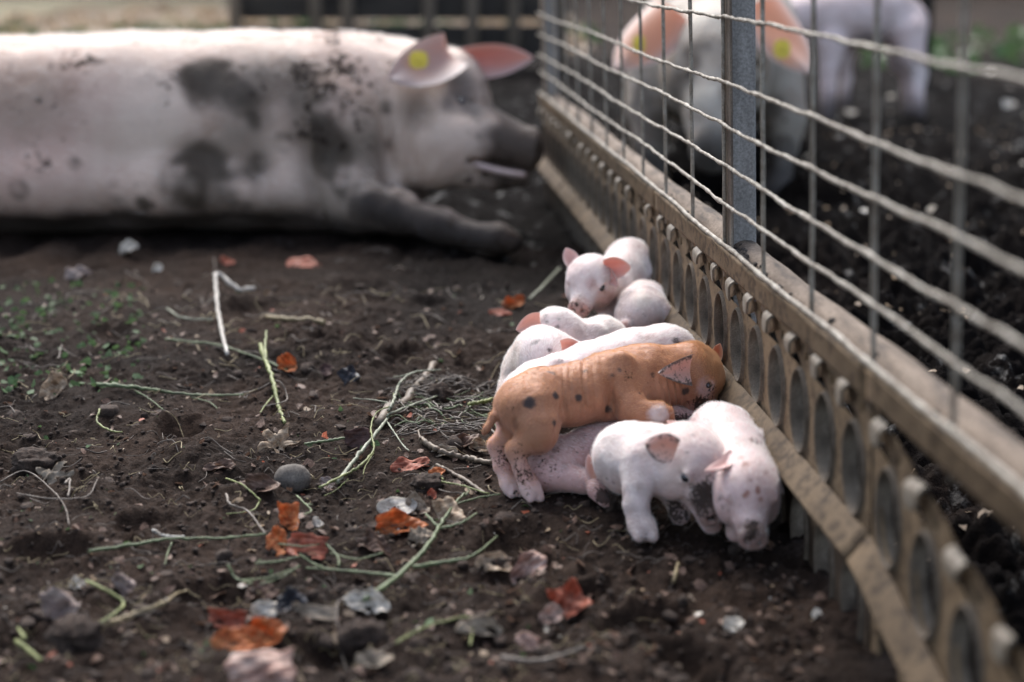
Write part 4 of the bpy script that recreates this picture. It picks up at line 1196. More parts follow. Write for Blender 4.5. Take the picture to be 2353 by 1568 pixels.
# front leg stretched forward, hind leg
B.chain([(P(830, 455, 3.50), 0.078), (P(915, 488, 3.43), 0.050), (P(960, 506, 3.40), 0.036), (P(1015, 520, 3.37), 0.040), (P(1075, 540, 3.34), 0.027), (P(1120, 547, 3.32), 0.026), (P(1148, 552, 3.31), 0.031), (P(1178, 560, 3.30), 0.020)], 0.02)
B.chain([(P(-420, 420, 3.55), 0.14), (P(-300, 480, 3.45), 0.07), (P(-200, 520, 3.40), 0.045)], 0.04)
def cSow(p):
    p.col[:] = (0.57, 0.455, 0.375)
    V = p.V
    n = noise3(V, 3.2); n2 = noise3(V, 11.0); n3 = noise3(V, 30.0)
    p.paint(np.clip(0.5 + n, 0, 1), (0.47, 0.345, 0.29), 0.6)
    p.spot(30, 330, 190, (0.38, 0.235, 0.195), 0.6, 0.8)
    p.spot(60, 220, 90, (0.30, 0.24, 0.185), 0.6, 0.8)
    GD = (0.070, 0.056, 0.043); GM = (0.185, 0.150, 0.120)
    # greyish mud over the shoulder
    for x, y, r, a in ((600, 140, 110, 0.85), (700, 170, 110, 0.8), (640, 260, 120, 0.75), (760, 330, 120, 0.7), (830, 430, 130, 0.8), (720, 450, 130, 0.75), (560, 440, 120, 0.8), (450, 400, 80, 0.8)):
        q = p.seen(x, y); r_ = r * np.linalg.norm(q - CAMP) / FOC
        m = p.blot(q, r_, 0.5, 0.45, 9.0)
        p.paint(m * np.clip(0.65 + 0.9 * n2, 0.15, 1), GM, a)
    for x, y, r in ((478, 185, 52), (520, 200, 45), (565, 235, 36), (590, 280, 28), (440, 175, 25), (742, 265, 36), (750, 310, 42), (765, 370, 40), (800, 420, 36), (600, 380, 28), (430, 430, 48), (470, 380, 44), (540, 420, 50), (330, 470, 18), (270, 445, 20), (170, 375, 14), (40, 435, 14), (650, 330, 20), (700, 225, 26), (890, 250, 14), (870, 480, 40)):
        q = p.seen(x, y); r_ = 1.2 * r * np.linalg.norm(q - CAMP) / FOC
        p.paint(p.blot(q, r_, 0.35, 0.55, 14.0) * np.clip(0.80 + 1.0 * n2 + 0.9 * n3, 0, 1), GD, 0.92)
    for x, y, r in ((470, 178, 44), (505, 192, 42), (540, 212, 36), (745, 300, 34), (755, 345, 30)): p.spot(x, y, r, (0.075, 0.062, 0.050), 0.85, 0.3, 0.5)
    # wet mud line along the belly, legs, brow and cheek
    low = smooth(0.085, 0.03, V[:, 2] + 0.03 * n2)
    p.paint(low, (0.03, 0.027, 0.027), 0.85)
    leg = smooth(3.47, 3.40, V[:, 1] * CP - (V[:, 2] - CAM_H) * SP)
    p.paint(leg * smooth(0.0, 0.05, V[:, 0] + 0.24), (0.045, 0.042, 0.045), 0.85)
    for x, y, r in ((880, 475, 50), (930, 490, 48), (990, 512, 46), (1050, 525, 46), (1100, 538, 44), (840, 485, 46), (920, 515, 40), (1010, 540, 40)): p.spot(x, y, r, (0.040, 0.033, 0.029), 0.88, 0.45, 0.4)
    p.spot(1168, 550, 18, (0.40, 0.30, 0.25), 0.8, 0.5)
    sn = smooth(P(1085, 300, 3.58)[0], P(1150, 300, 3.58)[0], V[:, 0] + 0.035 * n2 + 0.02 * n3)
    p.paint(sn, (0.040, 0.031, 0.025), 0.9)  # shade over the snout painted in along with its mud
    p.spot(1150, 395, 26, (0.5, 0.38, 0.35), 0.0)
    p.spot(1060, 200, 45, (0.07, 0.065, 0.065), 0.8, 0.6); p.spot(1085, 245, 32, (0.07, 0.065, 0.065), 0.8, 0.6)
    p.spot(960, 255, 40, (0.12, 0.095, 0.075), 0.7, 0.7); p.spot(1030, 240, 20, (0.08, 0.07, 0.07), 0.7, 0.6)
    p.spot(905, 430, 36, (0.10, 0.07, 0.055), 0.75, 0.7); p.spot(890, 330, 16, (0.16, 0.125, 0.105), 0.6, 0.7)
    p.dirt = np.clip(0.36 + 0.5 * n + 0.3 * n2, 0, 0.7)
sow_like(sw, 0.0095, cSow)
sw.fur(nrm((-1, 0, -0.2)), 9000, 0.022, 0.00016, M_fur_white, 0.05 + 0.95 * smooth(0.3, 0.9, sw.N[:, 2]), 0.35, 9)
sw.ear(P(1038, 122, 3.50), P(893, 205, 3.37), nrm((0.15, -1, 0.35)), 0.068, 0.45, (0.46, 0.30, 0.25), (0.62, 0.56, 0.53), 0.25, 0.007, 0.0, (0, 0, 0.02))
sw.ear(P(1060, 140, 3.61), P(1226, 128, 3.60), nrm((-0.05, -1, -0.25)), 0.052, 0.55, (0.52, 0.27, 0.24), (0.66, 0.60, 0.58), 0.05, 0.007, 0.0, (0, 0, -0.005))
M_tag = mk_plain('yellow_plastic', [(0.3, (0.58, 0.43, 0.04)), (0.7, (0.74, 0.56, 0.06))], 60, 0.45, 0.1)
def ear_tag(pig, c, n, w, h):
    f, r, u = frame(n, (0, 0, 1))
    g = Geo(); V = []; m = 22
    for k, t in ((0, 0.0), (1, 0.0025)):
        for i in range(m):
            q = 2 * math.pi * i / m
            V.append(c - pig.base + r * w * math.copysign(abs(math.cos(q)) ** 0.7, math.cos(q)) + u * h * math.copysign(abs(math.sin(q)) ** 0.7, math.sin(q)) + f * t)
    F = [tuple(range(m))[::-1], tuple(range(m, 2 * m))] + [(i, (i + 1) % m, m + (i + 1) % m, m + i) for i in range(m)]
    g.add(V, F); g.tube([c - pig.base + f * 0.002, c - pig.base + f * 0.009], 0.007, 10)
    return obj('ear_tag', g.mesh('ear_tag', M_tag, smooth=False), pig.root)
ear_tag(sw, P(962, 138, 3.405), nrm((0.1, -1, 0.3)), 0.020, 0.019)
# tongue-like pale lip along the half open mouth
g = Geo(); pts = spline([P(1088, 376, 3.515), P(1125, 388, 3.508), P(1170, 398, 3.508), P(1208, 403, 3.515)], 14)
g.tube(pts - sw.base, np.array([0.010] * 13 + [0.006]), 8, True, 0.8)
k = mk_plain('pale_lip', [(0.3, (0.42, 0.30, 0.27)), (0.7, (0.55, 0.42, 0.38))], 30, 0.5, 0.1)
obj('lip', g.mesh('lip', k), sw.root)

# ---- sow behind the fence, seen from the front with hanging ears
s2 = Pig('sow', 'muddy sow behind the wire fence, facing out with two hanging tagged ears', 'sow', on_ground(P(1640, 430, 4.25)))
B = s2.B
B.ell(P(1645, 120, 4.02), np.eye(3), (0.125, 0.12, 0.12), 0.05)
B.chain([(P(1645, 170, 3.97), 0.11), (P(1642, 260, 3.90), 0.075), (P(1640, 330, 3.86), 0.058)], 0.05)
B.ell(P(1640, 350, 3.845), np.eye(3), (0.062, 0.022, 0.055), 0.015)
B.ell(P(1580, 190, 4.0), np.eye(3), (0.07, 0.08, 0.09), 0.05); B.ell(P(1708, 190, 4.0), np.eye(3), (0.07, 0.08, 0.09), 0.05)
B.chain([(P(1645, 120, 4.15), 0.16), (P(1645, 120, 4.4), 0.215), (P(1650, 90, 4.8), 0.24), (P(1655, 60, 5.3), 0.23), (P(1655, 50, 5.6), 0.18)], 0.06)
B.chain([(P(1775, 190, 4.30), 0.085), (P(1800, 270, 4.28), 0.062), (P(1797, 340, 4.27), 0.042), (P(1788, 420, 4.25), 0.035), (P(1784, 445, 4.22), 0.034)], 0.04)
B.chain([(P(1510, 180, 4.32), 0.09), (P(1490, 250, 4.30), 0.062), (P(1495, 320, 4.28), 0.045), (P(1500, 400, 4.27), 0.036), (P(1500, 440, 4.24), 0.034)], 0.04)
B.chain([(P(1600, 60, 5.5), 0.12), (P(1590, 200, 5.5), 0.06), (P(1590, 300, 5.5), 0.04)], 0.04)
B.chain([(P(1710, 60, 5.5), 0.12), (P(1715, 200, 5.5), 0.06), (P(1715, 300, 5.5), 0.04)], 0.04)
def cS2(p):
    p.col[:] = (0.42, 0.385, 0.33); V = p.V; n = noise3(V, 6); n2 = noise3(V, 14)
    p.paint(np.clip(0.45 + n, 0, 1), (0.25, 0.22, 0.185), 0.75)
    for x, y, r in ((1588, 150, 24), (1702, 150, 24), (1560, 200, 40), (1600, 110, 30), (1690, 230, 36), (1780, 240, 26), (1800, 330, 30), (1480, 220, 30), (1500, 290, 30)): p.spot(x, y, r, (0.10, 0.088, 0.075), 0.7, 0.5, 0.7)
    p.paint(smooth(0.16, 0.05, V[:, 2] + 0.03 * n2), (0.03, 0.028, 0.028), 0.9)
    p.spot(1560, 250, 40, (0.10, 0.085, 0.07), 0.6, 0.7); p.spot(1640, 345, 60, (0.06, 0.055, 0.05), 0.8, 0.6)
    p.dirt = np.clip(0.25 + 0.4 * n, 0, 0.5)
sow_like(s2, 0.011, cS2)
EI2 = (0.58, 0.245, 0.13)
s2.ear(P(1548, 25, 3.97), P(1430, 178, 3.86), nrm((-0.15, -1, 0.25)), 0.085, -0.28, EI2, (0.66, 0.60, 0.56), 0.35, 0.008, 0.0, (-0.02, 0, 0.02))
s2.ear(P(1752, 5, 3.97), P(1838, 188, 3.86), nrm((0.15, -1, 0.25)), 0.085, -0.28, EI2, (0.66, 0.60, 0.56), 0.25, 0.008, 0.0, (0.02, 0, 0.02))
ear_tag(s2, P(1468, 102, 3.84), nrm((0, -1, 0.25)), 0.015, 0.022)
ear_tag(s2, P(1797, 113, 3.84), nrm((0, -1, 0.25)), 0.020, 0.023)

# ---- young pig walking farther off
s3 = Pig('young_pig', 'pale young pig standing on the black mud, far behind the fence', 'pig', on_ground(P(1990, 270, 6.0)))
B = s3.B
B.chain([(P(2080, 52, 6.05), 0.085), (P(2040, 35, 6.05), 0.112), (P(1960, 38, 6.05), 0.118), (P(1890, 40, 6.05), 0.11), (P(1830, 45, 6.03), 0.085)], 0.05)
B.chain([(P(2085, 80, 6.0), 0.075), (P(2095, 130, 5.98), 0.048), (P(2112, 170, 5.98), 0.030), (P(2108, 215, 5.97), 0.022), (P(2114, 262, 5.96), 0.022)], 0.03)
B.chain([(P(2060, 90, 6.12), 0.06), (P(2062, 140, 6.12), 0.038), (P(2085, 175, 6.12), 0.026), (P(2086, 255, 6.12), 0.02)], 0.03)
B.chain([(P(1908, 100, 5.99), 0.06), (P(1902, 160, 5.98), 0.034), (P(1903, 215, 5.97), 0.024), (P(1900, 268, 5.96), 0.022)], 0.03)
B.chain([(P(1935, 100, 6.1), 0.055), (P(1938, 150, 6.12), 0.030), (P(1945, 180, 6.12), 0.022), (P(1940, 240, 6.12), 0.019)], 0.03)
B.chain([(P(1830, 45, 6.03), 0.085), (P(1785, 60, 6.0), 0.07), (P(1740, 95, 5.98), 0.04)], 0.04)
def cS3(p):
    p.col[:] = (0.66, 0.55, 0.53); V = p.V; n = noise3(V, 8)
    p.paint(smooth(0.12, 0.03, V[:, 2] + 0.03 * n), (0.03, 0.028, 0.028), 0.85)
    p.paint(np.clip(n, 0, 1), (0.33, 0.27, 0.25), 0.6)
    p.spot(1990, 95, 26, (0.10, 0.09, 0.09), 0.7, 0.6)
    p.spot(2115, 170, 24, (0.72, 0.66, 0.64), 0.8, 0.6)
sow_like(s3, 0.0085, cS3)
# eyes of the grown animals
def grown_eye(pig, x, y, r):
    c = pig.seen(x, y)
    bm = bmesh.new(); bmesh.ops.create_uvsphere(bm, u_segments=14, v_segments=9, radius=r)
    bmesh.ops.translate(bm, verts=bm.verts, vec=Vector(c - pig.base + nrm(c - CAMP) * r * 0.35))
    me = bpy.data.meshes.new('eye'); bm.to_mesh(me); bm.free()
    me.polygons.foreach_set('use_smooth', np.ones(len(me.polygons), bool)); me.materials.append(M_eye)
    obj('eye', me, pig.root)
grown_eye(sw, 1058, 234, 0.010)
grown_eye(s2, 1588, 168, 0.011)
grown_eye(s2, 1702, 168, 0.011)
# ------------------------------------------------------------------ litter on the soil
def mk_peel(name, c0, c1, c2, rough=0.42, tr=0.22):
    k = Mat(name)
    cb = k.n('ShaderNodeCombineXYZ')
    k.l(k.math('MULTIPLY', k.attr('su')[2], 2.2), cb.inputs[0]); k.l(k.math('MULTIPLY', k.attr('sv')[2], 11.0), cb.inputs[1]); k.l(k.attr('sd')[2], cb.inputs[2])
    n1 = k.noise(1.0, 5, 0.6, vec=cb.outputs[0], dist=0.6); n2 = k.noise(320, 4, 0.7); n3 = k.noise(70, 4, 0.6)
    c = k.ramp(n1, [(0.30, c0), (0.5, c1), (0.74, c2)])
    c = k.mix(0.7, c, k.ramp(n3, [(0.32, (0.35, 0.32, 0.3)), (0.55, (1, 1, 1))]), 'MULTIPLY')
    c = k.mix(0.5, c, k.ramp(n2, [(0.35, (0.5, 0.48, 0.45)), (0.6, (1.1, 1.1, 1.1))]), 'MULTIPLY')
    k.set(Base_Color=c, Roughness=rough)
    k.b.inputs['Specular IOR Level'].default_value = 0.22
    k.bump(k.math('ADD', n1, k.math('MULTIPLY', n3, 0.6)), 0.5, 0.002)
    k.translucent(c, tr)
    return k.m
PM = dict(
    orange=mk_peel('orange_peel', (0.34, 0.085, 0.03), (0.62, 0.20, 0.07), (0.72, 0.38, 0.17), 0.36, 0.42),
    redbrown=mk_peel('redbrown_peel', (0.24, 0.06, 0.036), (0.46, 0.135, 0.08), (0.60, 0.30, 0.21), 0.38, 0.38),
    brown=mk_peel('brown_leaf', (0.05, 0.03, 0.022), (0.15, 0.088, 0.062), (0.32, 0.22, 0.17), 0.45),
    maroon=mk_peel('maroon_leaf', (0.035, 0.016, 0.014), (0.075, 0.036, 0.030), (0.12, 0.07, 0.06), 0.45, 0.12),
    tan=mk_peel('tan_husk', (0.22, 0.14, 0.085), (0.48, 0.36, 0.25), (0.66, 0.56, 0.44), 0.5, 0.35),
    pink=mk_peel('pink_striped_skin', (0.20, 0.07, 0.045), (0.50, 0.33, 0.27), (0.76, 0.68, 0.62), 0.5, 0.3),
    white=mk_peel('white_paper', (0.46, 0.41, 0.34), (0.70, 0.65, 0.57), (0.84, 0.79, 0.72), 0.7, 0.3),
    grey=mk_peel('grey_dry_leaf', (0.17, 0.125, 0.088), (0.36, 0.295, 0.225), (0.50, 0.43, 0.345), 0.8),
    mauve=mk_peel('mauve_paper', (0.15, 0.10, 0.085), (0.34, 0.265, 0.235), (0.62, 0.55, 0.51), 0.75),
    black=mk_peel('black_film', (0.010, 0.010, 0.013), (0.022, 0.022, 0.028), (0.06, 0.06, 0.075), 0.35, 0.05),
    green=mk_peel('green_leaf', (0.04, 0.075, 0.03), (0.085, 0.15, 0.06), (0.17, 0.25, 0.11), 0.5, 0.3),
)
def outline(kind, q, r):
    if kind == 'oval': return 1 + 0.10 * math.sin(2 * q + r[0]) + 0.06 * math.sin(5 * q + r[1])
    if kind == 'torn': return 0.97 + 0.11 * math.sin(2 * q + r[0]) + 0.08 * math.sin(3 * q + r[1]) + 0.045 * math.sin(7 * q + r[2]) + 0.025 * math.sin(15 * q + r[3])
    if kind == 'star':
        m = abs(((q + r[0]) * 5 / (2 * math.pi)) % 1 - 0.5) * 2
        return 0.36 + 0.72 * m ** 1.5 + 0.08 * math.sin(17 * q + r[1])
    if kind == 'square': return min(1 / max(abs(math.cos(q)), 1e-3), 1 / max(abs(math.sin(q)), 1e-3)) * (0.88 + 0.05 * math.sin(4 * q + r[0]) + 0.05 * math.sin(9 * q + r[1]))
    return 1.0
def sheet_mesh(name, a, b, nrmv, W, Hh, kind, curl, rough, seed, mat, rings=7, seg=40):
    r_ = random.Random(seed); r = [r_.uniform(0, 6.28) for _ in range(8)]
    V = [np.zeros(3)]; S = [(0.5, 0.5)]
    cd = r_.uniform(0, 3.14)
    def z(u, v):
        t = u * math.cos(cd * 0.25) + v * math.sin(cd * 0.25)
        s = -u * math.sin(cd * 0.25) + v * math.cos(cd * 0.25)
        return curl * (s * s - 0.25) * min(W, Hh) + rough * min(W, Hh) * (0.5 * math.sin(3.1 * u + r[4]) * math.cos(2.3 * v + r[5]) + 0.3 * math.sin(6 * u + 4 * v + r[6]) + 0.15 * math.sin(11 * v - 7 * u + r[7]))
    for i in range(1, rings + 1):
        t = i / rings
        for j in range(seg):
            q = 2 * math.pi * j / seg
            o = outline(kind, q, r)
            u, v = t * o * math.cos(q), t * o * math.sin(q)
            V.append(a * (u * W) + b * (v * Hh) + nrmv * (z(u, v) + (0.06 * min(W, Hh) * math.sin(4 * q + r[3]) * t ** 4 * (rough > 0))))
            S.append((u * 0.5 + 0.5, v * 0.5 + 0.5))
    F = [(0, 1 + j, 1 + (j + 1) % seg) for j in range(seg)]
    for i in range(rings - 1):
        for j in range(seg):
            p, q = 1 + i * seg, 1 + (i + 1) * seg
            F.append((p + j, q + j, q + (j + 1) % seg, p + (j + 1) % seg))
    V = np.array(V); th = 0.0007
    n = len(V)
    V2 = np.concatenate([V, V - nrmv * th])
    F2 = F + [tuple(n + k for k in f[::-1]) for f in F]
    e = 1 + (rings - 1) * seg
    F2 += [(e + j, n + e + j, n + e + (j + 1) % seg, e + (j + 1) % seg) for j in range(seg)]
    return V2, F2, np.array(S + S)
def sheet(name, label, cat, x, y, w, h, mat, el=70, rot=0, kind='torn', curl=0.5, rough=0.35, seed=0, group=None, az=0, lift=0.0):
    c0 = G(x, y + h * 0.42)
    d = (c0 - CAMP) @ np.array((0, CP, -SP))
    c = P(x, y, d)
    e, z_ = math.radians(min(el + 14, 80)), math.radians(az)
    nv = np.array((math.sin(z_) * math.cos(e), -math.cos(z_) * math.cos(e), math.sin(e)))
    a0 = nrm(np.cross((0, 0, 1), -nv)) if el < 89.9 else np.array((1.0, 0, 0))
    a0 = a0 if a0[0] > 0 else -a0
    b0 = nrm(np.cross(nv, a0)); b0 = b0 if b0[2] >= -1e-6 else -b0
    rr = math.radians(rot); a, b = a0 * math.cos(rr) + b0 * math.sin(rr), -a0 * math.sin(rr) + b0 * math.cos(rr)
    fs = max(0.22, abs(math.cos(e - math.radians(17))))
    W, Hh = 0.5 * w * d / FOC, 0.5 * h * d / FOC / fs
    V, F, S = sheet_mesh(name, a, b, nv, W, Hh, kind, curl, rough, seed, None)
    V = V + c
    gap = (V[:, 2] - gh(V[:, 0], V[:, 1]))
    dz = -np.percentile(gap, 6) - 0.0010 + lift
    V[:, 2] += np.clip(dz, -0.03, 0.04)
    base = V.mean(0); base[2] = V[:, 2].min()
    me = mesh_from(name, V - base, F, PM[mat] if isinstance(mat, str) else mat)
    put_attr(me, 'su', S[:, 0]); put_attr(me, 'sv', S[:, 1]); put_attr(me, 'sd', np.full(len(V), seed * 1.7))
    o = obj(name, me); o.location = base
    return tag(o, label, cat, group)

LG = 'onion skins and dry leaves strewn on the soil'
S_ = [
 ('dry_leaf', 'pale tan star shaped dry leaf standing up in the middle of the soil', 'leaf', 638, 1003, 108, 82, 'tan', 35, 10, 'star', 0.2, 0.5),
 ('dry_leaf', 'brown folded leaf with white streaks leaning on the round stone', 'leaf', 602, 1104, 74, 46, 'brown', 30, -8, 'oval', 0.9, 0.2),
 ('onion_skin', 'yellow and orange onion skin standing upright above the brick red ones', 'onion skin', 664, 1183, 52, 74, 'orange', 12, 0, 'square', 0.7, 0.25),
 ('onion_skin', 'orange onion skin at the left foot of the upright skin', 'onion skin', 636, 1233, 56, 62, 'orange', 25, 12, 'torn', 0.5, 0.3),
 ('onion_skin', 'brick red wrinkled onion skin lying against the orange one', 'onion skin', 704, 1246, 104, 58, 'redbrown', 32, -10, 'square', 0.5, 0.3),
 ('paper_scrap', 'off white rounded paper scrap above the folded orange skin', 'paper', 912, 1153, 84, 50, 'white', 35, 5, 'oval', 0.2, 0.15),
 ('paper_scrap', 'grey torn paper flap beside the rounded white scrap', 'paper', 958, 1155, 58, 46, 'grey', 30, -10, 'torn', 0.8, 0.4),
 ('onion_skin', 'folded glossy orange red onion skin below the white scrap', 'onion skin', 918, 1197, 124, 52, 'orange', 30, 8, 'torn', 0.9, 0.5),
 ('onion_skin', 'tan and white onion skin beside the green forked stem', 'onion skin', 1032, 1170, 62, 74, 'tan', 35, 25, 'square', 0.6, 0.35),
 ('dry_leaf', 'dark maroon leaf standing beside the long mossy twig', 'leaf', 822, 1008, 66, 58, 'maroon', 10, 6, 'square', 0.3, 0.15),
 ('bark_chip', 'flat reddish bark chip left of the gnarled brown branch', 'bark', 945, 1060, 86, 34, 'redbrown', 50, 12, 'oval', 0.3, 0.3),
 ('dry_leaf', 'grey brown shell shaped leaf tucked behind the gnarled branch', 'leaf', 1022, 1035, 58, 30, 'grey', 40, -6, 'oval', 0.8, 0.3),
 ('dry_leaf', 'brown curled leaf close to the ginger piglet tail', 'leaf', 1072, 1012, 64, 30, 'brown', 45, 20, 'torn', 0.9, 0.5),
 ('dry_leaf', 'shiny ochre leaf just beside the ginger piglet hind leg', 'leaf', 1100, 1022, 44, 34, 'tan', 30, -10, 'torn', 0.8, 0.5),
 ('onion_skin', 'cream onion skin fragment left of the pinkish curled one', 'onion skin', 1138, 1304, 84, 46, 'tan', 35, 5, 'torn', 0.7, 0.5),
 ('onion_skin', 'pinkish curled onion skin pointing up in front of the piglets', 'onion skin', 1215, 1297, 92, 62, 'pink', 25, 35, 'torn', 0.9, 0.4),
 ('onion_skin', 'blurred reddish onion skin farthest in front of the muddy snout', 'onion skin', 1310, 1385, 86, 76, 'redbrown', 28, 30, 'square', 0.8, 0.4),
 ('onion_skin', 'blurred pink onion skin curl below the reddish one', 'onion skin', 1268, 1420, 60, 40, 'pink', 35, 0, 'torn', 0.9, 0.4),
 ('onion_skin', 'bright white and pink onion skin under the forked stem', 'onion skin', 845, 1376, 104, 52, 'white', 35, -18, 'torn', 0.8, 0.6),
 ('paper_scrap', 'long crumpled white paper strip left of the forked stem foot', 'paper', 625, 1398, 110, 40, 'white', 35, 4, 'torn', 0.7, 0.6),
 ('paper_scrap', 'grey paper strip lying next to the crumpled white strip', 'paper', 722, 1404, 116, 34, 'grey', 30, -4, 'square', 0.4, 0.3),
 ('onion_skin', 'blurred red onion skin at the back of the near cluster', 'onion skin', 522, 1424, 100, 46, 'redbrown', 25, -5, 'square', 0.6, 0.4),
 ('onion_skin', 'blurred pale orange onion skin in the middle of the near cluster', 'onion skin', 548, 1462, 110, 60, 'orange', 40, 10, 'torn', 0.7, 0.5),
 ('onion_skin', 'bright orange onion skin with white edge in the near cluster', 'onion skin', 612, 1456, 100, 62, 'orange', 25, 15, 'torn', 0.9, 0.5),
 ('dry_leaf', 'grey jagged dry leaf lying by the left edge', 'leaf', 118, 1090, 112, 48, 'grey', 45, 14, 'star', 0.3, 0.7),
 ('dry_leaf', 'tan and white curled husk with a stem, upper left', 'husk', 118, 880, 46, 88, 'tan', 20, -25, 'torn', 0.9, 0.5),
 ('dry_leaf', 'red brown leaf lying flat on a stalk in front of the sow', 'leaf', 696, 602, 82, 26, 'redbrown', 60, 0, 'oval', 0.3, 0.2),
 ('onion_skin', 'small red scrap left of the flat red leaf', 'onion skin', 522, 602, 36, 20, 'redbrown', 40, 0, 'torn', 0.5, 0.4),
 ('paper_scrap', 'pale curled scrap on the dark soil near the sow belly', 'paper', 295, 573, 44, 28, 'white', 40, 25, 'oval', 0.9, 0.4),
 ('paper_scrap', 'small cream scrap right of the pale curled one', 'paper', 361, 612, 22, 26, 'white', 20, -20, 'oval', 0.8, 0.3),
 ('onion_skin', 'orange and white skin beyond the tall yellow green stem', 'onion skin', 660, 832, 52, 40, 'orange', 30, -25, 'torn', 0.8, 0.6),
 ('dry_leaf', 'black shiny leaf with a yellow edge behind the mossy twig', 'leaf', 802, 858, 46, 44, 'black', 25, 30, 'square', 0.4, 0.3),
 ('dry_leaf', 'dark purple leaf left of the black shiny leaf', 'leaf', 755, 857, 44, 24, 'maroon', 40, -10, 'oval', 0.5, 0.3),
 ('onion_skin', 'orange scrap with a white tip beyond the raised pink ear', 'onion skin', 1182, 690, 50, 34, 'orange', 25, 25, 'torn', 0.9, 0.5),
 ('onion_skin', 'dark red scrap lying below the orange one by the ear', 'onion skin', 1150, 717, 58, 14, 'redbrown', 55, 0, 'oval', 0.4, 0.3),
 ('paper_scrap', 'crumpled mauve paper in the lower left soil', 'paper', 285, 1352, 58, 46, 'mauve', 25, 25, 'torn', 0.9, 0.9),
 ('paper_scrap', 'small white torn scrap left of the mauve paper', 'paper', 178, 1338, 44, 26, 'white', 40, -15, 'torn', 0.6, 0.8),
 ('paper_scrap', 'blue white chip alone on bare soil in front of the panel', 'paper', 1684, 1428, 46, 34, 'white', 35, 35, 'oval', 0.7, 0.3),
 ('paper_scrap', 'small white scrap with brown stains beside the brick red skin', 'paper', 730, 1198, 30, 22, 'white', 35, -20, 'torn', 0.4, 0.5),
 ('paper_scrap', 'mauve scrap right of the round stone', 'paper', 752, 1112, 44, 26, 'mauve', 35, -25, 'oval', 0.4, 0.4),
 ('dry_leaf', 'grey brown leaf piece on the soil left of the stone', 'leaf', 505, 1066, 74, 22, 'brown', 55, 6, 'torn', 0.6, 0.5),
 ('dry_leaf', 'dull brown leaf crumpled below the folded orange skin', 'leaf', 860, 1258, 86, 40, 'brown', 45, -20, 'torn', 0.8, 0.7),
 ('dry_leaf', 'grey brown leaf left of the tan and white skin', 'leaf', 965, 1240, 60, 38, 'grey', 45, 30, 'torn', 0.7, 0.7),
 ('film_scrap', 'black plastic film scrap among leaves above the white strip', 'plastic film', 668, 1382, 84, 40, 'black', 45, 8, 'torn', 0.5, 0.6),
 ('dry_leaf', 'brown leaf pair left of the black film scrap', 'leaf', 600, 1358, 70, 42, 'brown', 45, 10, 'torn', 0.6, 0.5),
 ('paper_scrap', 'grey blurred paper lump in the lower left corner area', 'paper', 150, 1405, 110, 62, 'mauve', 40, 10, 'torn', 0.8, 0.9),
 ('paper_scrap', 'pale crumpled scrap near the bottom, under the thin green stem', 'paper', 1100, 1448, 104, 42, 'grey', 35, -10, 'torn', 0.8, 0.9),
 ('paper_scrap', 'pale pink scrap at the bottom beside the grey stick', 'paper', 1225, 1478, 90, 34, 'pink', 45, -5, 'torn', 0.6, 0.9),
 ('paper_scrap', 'triangular grey paper scrap near the looped root', 'paper', 860, 1512, 82, 38, 'grey', 45, 5, 'torn', 0.6, 0.4),
 ('bark_chip', 'bright orange bark chip under the short brown stick', 'bark', 1003, 1083, 40, 22, 'orange', 35, 10, 'oval', 0.5, 0.3),
 ('bark_chip', 'small rust orange chip just right of the grey paper flap', 'bark', 993, 1132, 22, 24, 'redbrown', 20, 0, 'oval', 0.6, 0.3),
 ('paper_scrap', 'white strip of paper along the dark soil, far left', 'paper', 180, 628, 74, 26, 'mauve', 50, 10, 'torn', 0.5, 0.7),
]
for i, a in enumerate(S_):
    sheet(a[0], a[1], a[2], a[3], a[4], a[5], a[6], a[7], a[8], a[9], a[10], a[11], a[12], seed=i + 3, group=LG)

# the papery heap of onion skin at the bottom edge
sheet('onion_skin', 'big pale pink striped onion skin domed up at the bottom edge', 'onion skin', 600, 1540, 172, 118, 'pink', 22, 4, 'square', -0.55, 0.42, seed=88, group=LG)
sheet('onion_skin', 'tan inner flap of the big striped skin at the bottom edge', 'onion skin', 606, 1560, 96, 62, 'tan', 20, -8, 'torn', -0.4, 0.5, seed=91, group=LG)

# stones and clods one can pick out
M_stone = mk_plain('grey_stone', [(0.3, (0.075, 0.065, 0.057)), (0.6, (0.13, 0.115, 0.10)), (0.85, (0.19, 0.17, 0.15))], 40, 0.85, 0.35, 0.002, fine=420)
M_clod = mk_plain('soil_clod', [(0.3, (0.022, 0.0145, 0.0105)), (0.6, (0.052, 0.034, 0.025)), (0.85, (0.11, 0.078, 0.058))], 130, 0.95, 0.8, 0.004, fine=520)
def lump(name, label, cat, x, y, w, h, mat, seed, rough=0.08, flat=0.8):
    c0 = G(x, y + h * 0.4); d = (c0 - CAMP) @ np.array((0, CP, -SP)); c = P(x, y, d)
    bm = bmesh.new(); bmesh.ops.create_icosphere(bm, subdivisions=4, radius=1.0)
    V = np.array([v.co[:] for v in bm.verts]); F = [tuple(v.index for v in f.verts) for f in bm.faces]; bm.free()
    W, Hh = 0.5 * w * d / FOC, 0.5 * h * d / FOC
    rad = 1 + rough * (noise3(V + seed, 1.6) + 0.6 * noise3(V + seed, 4.1) + 0.4 * noise3(V + seed, 9.0))
    o = obj(name, mesh_from(name, V * rad[:, None] * np.array((W, W * flat, Hh * 1.15)), F, mat))
    o.location = c - np.array((0, 0, Hh * 0.12)); return tag(o, label, cat)
lump('stone', 'smooth grey round stone half sunk in the soil', 'stone', 672, 1098, 84, 62, M_stone, 1, 0.06)
lump('soil_clod_lump', 'large brown soil clod at the left edge above the jagged grey leaf', 'clod', 80, 1058, 108, 50, M_clod, 5, 0.34)
lump('soil_clod_lump', 'blurred soil clod beside the tan straw, bottom left', 'clod', 175, 1456, 120, 72, M_clod, 9, 0.34)
